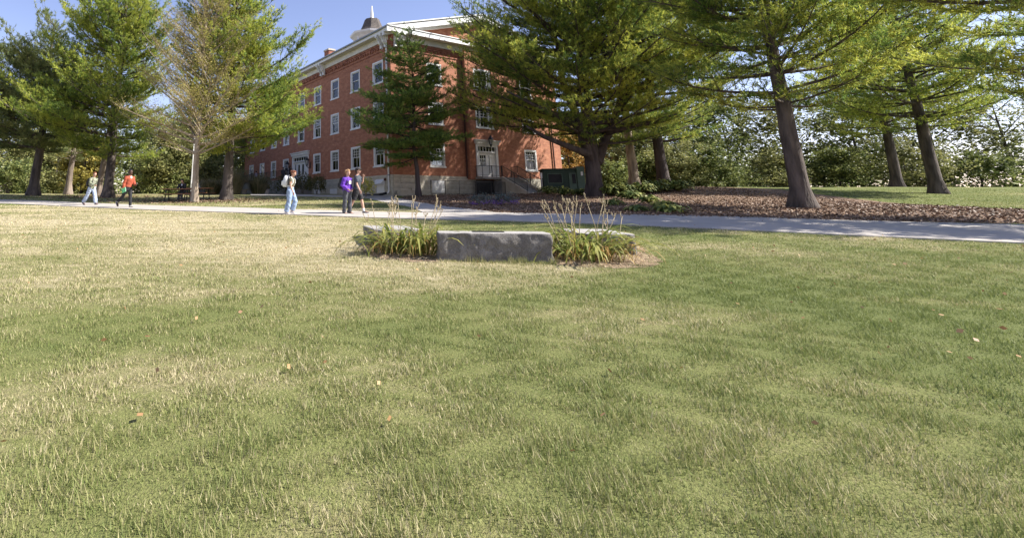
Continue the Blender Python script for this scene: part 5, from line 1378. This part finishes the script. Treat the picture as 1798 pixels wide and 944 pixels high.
for i, (x, y, Wd, H, lab) in enumerate(SP): bed_plant('leafy_shrub', lab, 'shrub', 'leafy shrubs by the green cabinet', tuple(gnd(x, y)), 150, H, Wd, M['leaf_hosta'], 110 + i)
LV = [(846, 361, 'silvery lavender mound with purple flowers, left one'), (886, 360, 'silvery lavender mound with purple flowers, right one')]
for i, (x, y, lab) in enumerate(LV):
    p = gnd(x, y); t = shrub('lavender', lab, 'plant', 'lavender mounds on the mulch', tuple(p), .62, 1.25, M['lavender_leaf'], 120 + i, 700, .09)
    g = np.random.default_rng(130 + i); n = 50; th = g.uniform(0, 2 * math.pi, n); r = g.uniform(.45, .75, n)
    P = np.array(p) + np.stack([np.cos(th) * r, np.sin(th) * r - .25, g.uniform(.06, .24, n)], 1); P = np.repeat(P, 5, 0) + g.normal(0, .03, (n * 5, 3))
    V, Q, a = leaves(P, .06, g, 1); obj_np('flowers', V, [Q], M['purple_flower'], t, attr=a)

# ------------------------------------------------------------------ picket fence, lamp post, bench
fa, fb = base(352, 56), base(396, 56)
PF = thing('picket_fence', 'weathered grey picket fence between the young tree and the pine trunk', 'fence', tuple(fa))
nf = 14; mpk = MB().add([(-.11, -.015, 0), (.11, -.015, 0), (.11, .015, 0), (-.11, .015, 0), (-.11, -.015, 1.35), (.11, -.015, 1.35), (.11, .015, 1.35), (-.11, .015, 1.35), (0, -.015, 1.5), (0, .015, 1.5)],
                        [(0, 1, 5, 4), (1, 2, 6, 5), (2, 3, 7, 6), (3, 0, 4, 7), (4, 5, 8), (6, 7, 9), (5, 6, 9, 8), (7, 4, 8, 9)])
M['weathered'] = mottled('weathered_wood', (0.13, 0.12, 0.11), (0.24, 0.22, 0.20), 3, .9, .2, .004, sc=(4, 4, .5))
me_p = mesh_np('picket', *mpk.arrays(), M['weathered'])
for i in range(nf):
    p = fa.lerp(fb, i / (nf - 1)); link(bpy.data.objects.new('picket', me_p), PF, Matrix.Translation((p.x, p.y, float(hgt(p.x, p.y)) - .05)))
for z in (.35, 1.05): MB().bar(fa + Vector((0, .05, z)), fb + Vector((0, .05, z)), .05, .09).obj('rail', M['weathered'], PF)
lp = base(334.5, 45); LPx = thing('lamp_post', 'thin pale lamp post behind the young tree', 'lamp post', tuple(lp))
mb = MB(); mb.tube([lp, lp + Vector((0, 0, 4.6))], [.07, .05], 10); mb.obj('pole', M['white'], LPx)
mb = MB(); mb.tube([lp + Vector((0, 0, -.1)), lp + Vector((0, 0, .25)), lp + Vector((0, 0, .3))], [.14, .12, .075], 10); mb.obj('base', M['white'], LPx)
mb = MB(); mb.tube([lp + Vector((0, 0, 4.58)), lp + Vector((0, 0, 4.7)), lp + Vector((0, 0, 5.05)), lp + Vector((0, 0, 5.15))], [.08, .16, .2, .05], 10); mb.obj('lamp_head', M['lamp_glass'], LPx)
bp_ = base(447, 49.5); BN = thing('concrete_bench', 'pale concrete bench beside the ornamental grass left of the ramp', 'bench', tuple(bp_))
tb_ = Matrix.Translation(bp_)
MB().box(-1.3, 1.3, -.25, .3, .40, .50).obj('seat', M['concrete'], BN, tb_, bevel=.015)
for x in (-.95, 1.12): MB().box(x - .16, x + .16, -.22, .27, -.1, .398).obj('support', M['concrete'], BN, tb_, bevel=.015)

# ------------------------------------------------------------------ picnic tables
M['wood_red'] = mottled('red_brown_plank', (0.20, 0.085, 0.04), (0.36, 0.17, 0.08), 3, .7, .2, .003, sc=(.3, 4, 4))
def picnic(label, loc, rz):
    t = thing('picnic_table', label, 'picnic table', tuple(loc), rz, 'picnic tables under the trees')
    Mx = Matrix.Translation(loc) @ Matrix.Rotation(rz, 4, 'Z')
    for i in range(5): MB().box(-.93, .93, -.37 + .15 * i, -.235 + .15 * i, .71, .75).obj('tabletop_plank', M['wood_red'], t, Mx)
    for s_ in (-1, 1):
        for i in range(2): MB().box(-.93, .93, s_ * .72 - .14 + .145 * i, s_ * .72 - .005 + .145 * i, .42, .455).obj('seat_plank', M['wood_red'], t, Mx)
    for x in (-.62, .62):
        for s_ in (-1, 1): MB().bar((x, s_ * .28, .705), (x, s_ * .52, 0), .05).obj('leg', M['iron'], t, Mx)
        MB().bar((x + .03, -.86, .40), (x + .03, .86, .40), .05).bar((x + .03, -.36, .69), (x + .03, .36, .69), .045).obj('cross_bar', M['iron'], t, Mx)
    return t
pt1 = base(312, 31.2); picnic('red-brown picnic table with a student seated behind it', pt1, R(4))
pt2 = base(346, 33.2); picnic('red-brown picnic table mostly hidden behind the young tree trunk', pt2, R(-8))

# bark chips and pine needles lying on the mulch
g = np.random.default_rng(61); Mq = np.array(MULCH); n = 80000
Pq = np.column_stack([g.uniform(2, 30, n), g.uniform(15, 46, n)]); Pq = Pq[in_poly(Pq, MULCH) & (g.uniform(0, 1, n) < np.clip(26 / Pq[:, 1] - .25, .1, 1))]
P3 = np.column_stack([Pq, hgt(Pq[:, 0], Pq[:, 1]) + g.uniform(.015, .05, len(Pq))])
V, Q, a = leaves(P3, .10, g, .18)
tag(obj_np('mulch_chips', V, [Q], M['chips'], attr=a), 'brown bark chips and needles on the mulch bed', None, None, 'stuff')
n = 4200; cx_ = np.array([base(px_, Y_)[:2] for px_, Y_ in ((342, 30.5), (398, 33), (188, 37.5), (170, 41), (320, 31.5))]); Pq = cx_[g.integers(0, 5, n)] + g.normal(0, 1, (n, 2)) * [2.6, 1.3]
kp = np.ones(n, bool)
for poly in (PATH, WALK): kp &= ~in_poly(Pq, poly)
Pq = Pq[kp]; P3 = np.column_stack([Pq, hgt(Pq[:, 0], Pq[:, 1]) + g.uniform(.03, .06, len(Pq))]); V, Q, a = leaves(P3, .10, g, .15)
tag(obj_np('needle_litter', V, [Q], M['chips'], attr=a), 'brown needle litter on the ground under the left trees', None, None, 'stuff')
# ================================================================== STONE BLOCKS AND DAYLILIES
m, nt, p = new_mat('granite'); co = objco(nt)
n1 = noise(nt, co, 4.0, 9, .78); n2 = noise(nt, co, 60, 3, .7)
c = ramp(nt, n1, [(.34, (.10, .092, .082)), (.52, (.19, .176, .160)), (.68, (.40, .378, .345))])  # sides darker than the top: weathering, and shade put into the colour
c = mixc(nt, .45, c, ramp(nt, n2, [(.36, (.055, .048, .042)), (.7, (.31, .285, .26))]))
geo = node(nt, 'ShaderNodeNewGeometry')
chip = math_n(nt, 'GREATER_THAN', noise(nt, objco(nt, (2.6, 2.6, .9)), 1.6, 7, .7, .6), .585)  # chips coloured paler, the grazing sun on them put into the stone
c = mixc(nt, math_n(nt, 'MULTIPLY', chip, .22), c, (.36, .34, .325))
nt.links.new(c, p.inputs['Base Color']); p.inputs['Roughness'].default_value = .85
bump(nt, p, noise(nt, co, 22, 7, .75), 1.0, .035)
M['granite'] = m
M['granite_top'] = mottled('sawn_granite', (.26, .245, .225), (.37, .352, .325), 9, .8, .2, .004)
from mathutils import noise as mn
def rock(name, label, c, dirx, L, Dp, H, seed, rough=.020, dz=.1):
    """a quarried block: sawn top, rough split sides"""
    dx = Vector(dirx).normalized(); dy = Vector((-dx.y, dx.x, 0))
    bm = bmesh.new(); nx, ny, nz = int(L / .024), int(Dp / .05), int((H + dz) / .024)
    def side(o, a, b, na, nb):
        vs = [[bm.verts.new(o + a * i / na + b * j / nb) for j in range(nb + 1)] for i in range(na + 1)]
        for i in range(na):
            for j in range(nb): bm.faces.new((vs[i][j], vs[i + 1][j], vs[i + 1][j + 1], vs[i][j + 1]))
    X_, Y_, Z_ = Vector((L, 0, 0)), Vector((0, Dp, 0)), Vector((0, 0, H + dz)); O = Vector((0, 0, -dz))
    side(O, X_, Z_, nx, nz); side(O + Y_, X_, Z_, nx, nz); side(O, Y_, Z_, ny, nz); side(O + X_, Y_, Z_, ny, nz); side(O + Z_, X_, Y_, nx, ny); side(O, X_, Y_, nx, ny)
    bmesh.ops.remove_doubles(bm, verts=bm.verts, dist=.004)
    bmesh.ops.recalc_face_normals(bm, faces=bm.faces)
    for f in bm.faces: f.material_index = 1 if f.normal.z > .9 and f.calc_center_median().z > H - .02 else 0
    off = Vector((seed * 3.1, seed * 1.7, 0)); cen = Vector((L / 2, Dp / 2, H / 2))
    for v in bm.verts:
        q = v.co * 1.0; top = max(0, min(1, (H - q.z) / .06))
        d = (q - cen); d.z = 0; d.x *= .5; d.normalize()
        vd = mn.voronoi(Vector((q.x * 4.2, q.y * 4.2, q.z * 3.2)) + off)[0]
        a = (vd[0] - .35) * rough * 2.6 + mn.fractal(q * 5 + off, 1.0, 2.0, 4) * rough * 1.2 + mn.noise(q * 1.6 + off) * rough * .8  - max(0, mn.noise(Vector((q.x, q.y, q.z * .35)) * 2.6 + off * 2) - .22) * rough * 6
        v.co += d * a * (.10 + .90 * top)
        # worn corners
        ex = min(q.x, L - q.x); ey = min(q.y, Dp - q.y); r_ = .034
        if q.z > H - r_:
            e = min(ex, ey)
            if e < r_: v.co.z -= (1 - e / r_) ** 2 * .009 * (1 + .8 * mn.noise(q * 9 + off))
        if ex < .1 and ey < .1: v.co += (cen - q).normalized() * .05 * (1 - ex / .1) * (1 - ey / .1) * .4
    me = bpy.data.meshes.new(name); bm.to_mesh(me); bm.free()
    me.materials.append(M['granite']); me.materials.append(M['granite_top'])
    for p_ in me.polygons: p_.use_smooth = True
    o = bpy.data.objects.new(name, me)
    Mx = Matrix(((dx.x, dy.x, 0, c[0]), (dx.y, dy.y, 0, c[1]), (0, 0, 1, c[2]), (0, 0, 0, 1)))
    link(o, None, Mx); tag(o, label, 'stone block', 'rough granite blocks on the lawn'); return o, Mx
f0, f1 = gnd(771, 458.5), gnd(973, 463)
fv = f1 - f0
blk, BM_ = rock('stone_block', 'front granite block with a dark plaque set on its top', (f0.x, f0.y, f0.z), (fv.x, fv.y, 0), (fv.xy).length, .62, .475, 1)
MB().box(.62, 1.16, .16, .40, .470, .488).obj('plaque', M['iron'], blk, BM_, bevel=.004)
lo = gnd(659, 433); rock('stone_block', 'granite block behind the left daylily clump', (lo.x, lo.y, lo.z), (1, .10, 0), 1.0, 1.9, .345, 2)[0]
ro = gnd(1122, 448); rock('stone_block', 'rough granite block at the right end of the planting, behind the daylilies', (ro.x - .98, ro.y + .16, ro.z), (1, -.16, 0), .98, 1.9, .385, 3, .03)[0]
BLOCKS = [[(f0.x - .03, f0.y), (f1.x + .03, f1.y), (f1.x + .1, f1.y + .66), (f0.x + .1, f0.y + .66)], [(lo.x, lo.y), (lo.x + 1, lo.y + .1), (lo.x + .8, lo.y + 2), (lo.x - .2, lo.y + 1.9)], [(ro.x - 1, ro.y + .15), (ro.x, ro.y), (ro.x + .3, ro.y + 1.9), (ro.x - .7, ro.y + 2.05)]]
BED = [g2(*q_) for q_ in ((630, 437), (640, 447), (668, 455), (720, 461), (768, 460.5))] + [(f0.x + .05, f0.y + .1), (f1.x - .05, f1.y + .1)] + [g2(*q_) for q_ in ((978, 465), (1040, 470), (1098, 471.5), (1138, 469), (1160, 464.5), (1164, 459), (1150, 451), (1134, 442), (1120, 428), (1040, 420), (950, 412), (800, 408), (700, 418), (650, 428))]
sheet('planting_bed', BED, .003, M['litter'], .14, .05, .004, 9, .008)
# loose dead leaves and bark on the bed
g = np.random.default_rng(41); Bd = np.array(BED); n = 9000
Pq = np.column_stack([g.uniform(Bd[:, 0].min(), Bd[:, 0].max(), n), g.uniform(Bd[:, 1].min(), Bd[:, 1].max(), n)]); Pq = Pq[in_poly(Pq, BED)]
keep = np.ones(len(Pq), bool)
for b_ in BLOCKS: keep &= ~in_poly(Pq, b_)
Pq = Pq[keep]; P3 = np.column_stack([Pq, hgt(Pq[:, 0], Pq[:, 1]) + g.uniform(.02, .05, len(Pq))])
dd = unit(g.normal(0, 1, (len(P3), 3)) * [1, 1, .22]); ss_ = unit(np.cross(dd, [0, 0, 1.])) * g.uniform(.004, .012, (len(P3), 1)); ll = g.uniform(.04, .16, (len(P3), 1))
V = np.stack([P3 - ss_, P3 + ss_, P3 + dd * ll], 1).reshape(-1, 3)
M['straw'] = foliage('dead_leaf_straw', (.13, .08, .045), (.34, .25, .15), (.56, .45, .30), 3, .15)
tag(obj_np('bed_litter', V, [np.arange(len(V)).reshape(-1, 3)], M['straw'], attr=np.repeat(g.uniform(0, 1, len(P3)), 3)), 'dry dead leaves and straw around the stone blocks', None, None, 'stuff')

M['lily_leaf'] = foliage('daylily_leaf', (.05, .085, .018), (.14, .19, .045), (.36, .33, .09), 4, .35)
M['lily_dead'] = foliage('withered_daylily_leaf', (.17, .09, .03), (.42, .26, .08), (.66, .48, .17), 4, .3)
M['stalk'] = mottled('dry_stalk', (.25, .195, .11), (.44, .36, .22), 8, .8, .1, .002)
def lily_leaf(L, droop, w, g):
    n = 7; s = np.linspace(0, 1, n); a0 = R(g.uniform(58, 84)); el = a0 - droop * s ** 1.4
    x = np.concatenate([[0], np.cumsum(np.cos(el[1:]) * L / (n - 1))]); z = np.concatenate([[0], np.cumsum(np.sin(el[1:]) * L / (n - 1))])
    z = np.maximum(z, .015); ww = w * np.sin(np.pi * np.clip(.16 + .84 * s, 0, .995)) ** .7; tw = g.normal(0, .25) * s
    V = []
    for i in range(n):
        V += [(x[i], -ww[i] * math.cos(tw[i]), z[i] + ww[i] * .35 - ww[i] * math.sin(tw[i])), (x[i], 0, z[i]), (x[i], ww[i] * math.cos(tw[i]), z[i] + ww[i] * .35 + ww[i] * math.sin(tw[i]))]
    Q = []
    for i in range(n - 1):
        for j in (0, 1): Q.append([3 * i + j, 3 * i + j + 1, 3 * i + 4 + j, 3 * i + 3 + j])
    return np.array(V), np.array(Q)
g = np.random.default_rng(50); LEAFM = []; DEADM = []
for k in range(16):
    V, Q = lily_leaf(g.uniform(.62, 1.02), g.uniform(1.4, 2.9), g.uniform(.0135, .0215), g)
    LEAFM.append(mesh_np('leaf', V, [Q], M['lily_leaf'], smooth=True, attr=np.full(len(V), g.uniform(0, 1)) * .6 + np.linspace(0, .6, len(V))))
for k in range(6):
    V, Q = lily_leaf(g.uniform(.45, .85), g.uniform(2.0, 3.0), g.uniform(.007, .012), g)
    DEADM.append(mesh_np('withered_leaf', V, [Q], M['lily_dead'], smooth=True, attr=np.full(len(V), g.uniform(0, 1))))
def lily_stalk(H, lean, g):
    mb = MB(); a = g.uniform(0, 6.28); dx, dy = math.cos(a) * lean, math.sin(a) * lean
    top = Vector((dx * H, dy * H, H)); mid = Vector((dx * H * .35, dy * H * .35, H * .55))
    mb.tube([(0, 0, 0), mid, top], [.008, .0068, .0055], 5)
    for i in range(int(g.integers(2, 5))):
        b_ = mid.lerp(top, g.uniform(.72, 1.0)); an = g.uniform(0, 6.28); l = g.uniform(.05, .12)
        e = b_ + Vector((math.cos(an) * l * .55, math.sin(an) * l * .55, l)); mb.tube([b_, b_.lerp(e, .5) + Vector((math.cos(an) * .012, math.sin(an) * .012, 0)), e], .0055, 4)
        mb.ball(e + Vector((0, 0, .012)), (.0095, .0095, .022), 6, 4)
        if g.uniform() < .5: mb.tube([b_, b_ + Vector((math.cos(an + 2) * .03, math.sin(an + 2) * .03, .05))], .003, 4)
    return mb.arrays()
STK = [mesh_np('stalk', *lily_stalk(g.uniform(.85, 1.12), g.uniform(.05, .28), g), M['stalk'], smooth=True) for k in range(14)]
def clump(label, crowns, nleaf, ndead, stalks, seed, rx, ry):
    g = np.random.default_rng(seed); c0 = crowns[0]
    t = thing('daylily_clump', label, 'plant', tuple(c0), 0, 'daylily clumps between the stone blocks')
    for i in range(nleaf):
        c = crowns[g.integers(0, len(crowns))]; x = c.x + g.normal(0, rx); y = c.y + g.normal(0, ry); a = math.atan2(y - c.y, (x - c.x)) + g.normal(0, .8)
        Mx = Matrix.Translation((x, y, float(hgt(x, y)))) @ Matrix.Rotation(a, 4, 'Z') @ Matrix.Scale(g.uniform(.85, 1.35), 4)
        link(bpy.data.objects.new('leaf', LEAFM[g.integers(0, len(LEAFM))]), t, Mx)
    for i in range(ndead):
        c = crowns[g.integers(0, len(crowns))]; x = c.x + g.normal(0, rx * 1.3); y = c.y + g.normal(-.06, ry * 1.2); a = math.atan2(y - c.y, (x - c.x)) + g.normal(0, .8)
        Mx = Matrix.Translation((x, y, float(hgt(x, y)))) @ Matrix.Rotation(a, 4, 'Z') @ Matrix.Scale(g.uniform(.8, 1.1), 4)
        link(bpy.data.objects.new('withered_leaf', DEADM[g.integers(0, len(DEADM))]), t, Mx)
    for (px, ytop, dY) in stalks:
        c = crowns[g.integers(0, len(crowns))]; Yb = c.y + dY
        r_, u_ = rf(px, ytop); zt = CAM_H + u_ * Yb; x = .72 * r_ * Yb + .28 * c.x + g.normal(0, .03); zb = float(hgt(x, Yb))
        k = int(g.integers(0, len(STK))); H = max(v.co.z for v in STK[k].vertices)
        lean_ = Vector((r_ * Yb - x, g.normal(0, .05), 0))
        tilt = Matrix.Rotation(math.atan2(lean_.x, zt - zb) * .8, 4, 'Y')
        Mx = Matrix.Translation((x, Yb, zb)) @ tilt @ Matrix.Rotation(g.uniform(0, 6.28), 4, 'Z') @ Matrix.Diagonal((1, 1, (zt - zb) / H * 1.03, 1))
        link(bpy.data.objects.new('stalk', STK[k]), t, Mx)
cl = [gnd(690, 446), gnd(722, 444), gnd(748, 447), gnd(715, 436)]
clump('daylily clump with tall dry stalks left of the front stone block', cl, 225, 110,
      [(657, 350, 0), (669, 352, .2), (674, 349, .1), (677, 353, -.1), (683, 365, 0), (693, 347, .1), (704, 345, .2), (708, 362, 0), (724, 345, .1), (727, 353, -.1), (731, 358, .1), (756, 342, 0), (759, 352, .1), (766, 357, .2), (771, 352, 0), (741, 372, 0), (749, 372, .1), (650, 368, .2)], 51, .19, .13)
cr_ = [gnd(1002, 452), gnd(1026, 456), gnd(1046, 459), gnd(1040, 446), gnd(1012, 446)]
clump('daylily clump with tall dry stalks right of the front stone block', cr_, 225, 130,
      [(958, 352, .1), (965, 350, 0), (972, 352, .1), (976, 349, .2), (980, 350, 0), (984, 352, .1), (988, 356, -.1), (960, 373, 0), (1004, 346, .1), (1008, 345, .2), (1012, 358, 0), (1042, 348, .1), (1050, 344, 0), (1053, 343, .1), (1068, 366, .1), (1073, 368, 0), (1064, 372, .2), (1096, 371, 0), (1085, 387, .1), (996, 366, 0)], 52, .22, .14)

# ================================================================== LAWN GRASS (blades)
def blades(n_density, y0, y1, hmin, hmax, w, seed):
    g = np.random.default_rng(seed); A = (y1 - y0) * (2.2 * (y0 + y1) / 2 + 6); n = int(A * n_density)
    Y = g.uniform(y0, y1, n); X = g.uniform(-.78, 1.42, n) * Y + g.uniform(-3.2, 3.2, n)
    P = np.column_stack([X, Y]); k = np.ones(n, bool)
    for poly in (PATH, BRANCH, WALK, MULCH): k &= ~in_poly(P, poly)
    inb = in_poly(P, BED); ib = np.where(inb)[0]
    if len(ib):
        ed = np.array(refine(BED, .1)); dd = np.concatenate([np.min(np.linalg.norm(P[c_][:, None] - ed[None], axis=2), axis=1) for c_ in np.array_split(ib, max(1, len(ib) // 4000))])
        k[ib[g.uniform(0, 1, len(ib)) < np.clip(.25 + dd * 2.6, 0, .97)]] = False
    for b_ in BLOCKS: k &= ~in_poly(P, b_)
    P = P[k]; n = len(P); z = hgt(P[:, 0], P[:, 1])
    clumpy = .75 + .5 * np.sin(P[:, 0] * 7.1 + 2 * np.sin(P[:, 1] * 5)) * np.sin(P[:, 1] * 8.3)
    h = g.uniform(hmin, hmax, n) * clumpy; a = g.uniform(0, 2 * math.pi, n); ln = g.uniform(.1, 1.0, n) * h
    p0 = np.column_stack([P, z - .004]); s = np.column_stack([np.cos(a), np.sin(a), 0 * a]) * w * g.uniform(.6, 1.2, (n, 1))
    b2 = a + g.uniform(.6, 2.5, n); tip = p0 + np.column_stack([np.cos(b2) * ln, np.sin(b2) * ln, h])
    V = np.stack([p0 - s, p0 + s, tip], 1).reshape(-1, 3)
    return V, np.repeat(g.uniform(0, 1, n), 3)
VV = []; AA = []
for args in ((5200, 1.6, 3.6, .025, .065, .0028), (3300, 3.6, 6.5, .02, .055, .0036), (2100, 6.5, 10.5, .02, .055, .005), (800, 10.5, 16, .02, .05, .008), (260, 16, 24, .02, .045, .014), (60, 24, 40, .03, .06, .022)):
    v, a = blades(*args, seed=int(args[1] * 10)); VV.append(v); AA.append(a)
V = np.concatenate(VV); print('grass blades', len(V) // 3)
tag(obj_np('lawn_grass', V, [np.arange(len(V)).reshape(-1, 3)], M['blade'], attr=np.concatenate(AA)), 'short mown lawn grass, green with dry straw patches', None, None, 'stuff')
# taller tufts along the foot of the stones
g = np.random.default_rng(77); n = 1500; t_ = g.uniform(0, 1, n); right = g.uniform(0, 1, n) < t_ * .9 + .1
Pb = np.array(f0)[None] + np.array(fv)[None] * t_[:, None] + np.column_stack([g.normal(0, .02, n), g.uniform(-.14, -.01, n), 0 * t_])
Pb = Pb[right]; n = len(Pb); Pb[:, 2] = hgt(Pb[:, 0], Pb[:, 1]); h = g.uniform(.04, .15, n) * (.5 + .5 * (np.sin(Pb[:, 0] * 9) > .1)); a = g.uniform(0, 6.28, n)
s = np.column_stack([np.cos(a), np.sin(a), 0 * a]) * .004; tip = Pb + np.column_stack([g.normal(0, .03, n), g.normal(0, .03, n), h])
V = np.stack([Pb - s, Pb + s, tip], 1).reshape(-1, 3)
tag(obj_np('edge_grass', V, [np.arange(len(V)).reshape(-1, 3)], M['blade'], attr=np.repeat(g.uniform(0, .5, n), 3)), 'longer uncut grass along the foot of the front block', None, None, 'stuff')

# fallen leaves scattered over the lawn and the path
g = np.random.default_rng(88); n = 300; Yl = g.uniform(3, 24, n); Xl = g.uniform(-.7, 1.3, n) * Yl
Pf = np.column_stack([Xl, Yl, hgt(Xl, Yl) + .045]); V, Q, a = leaves(Pf, .058, g, .25)
tag(obj_np('fallen_leaves', V, [Q], M['leaf_brown'], attr=a), 'scattered brown fallen leaves on the lawn', None, None, 'stuff')
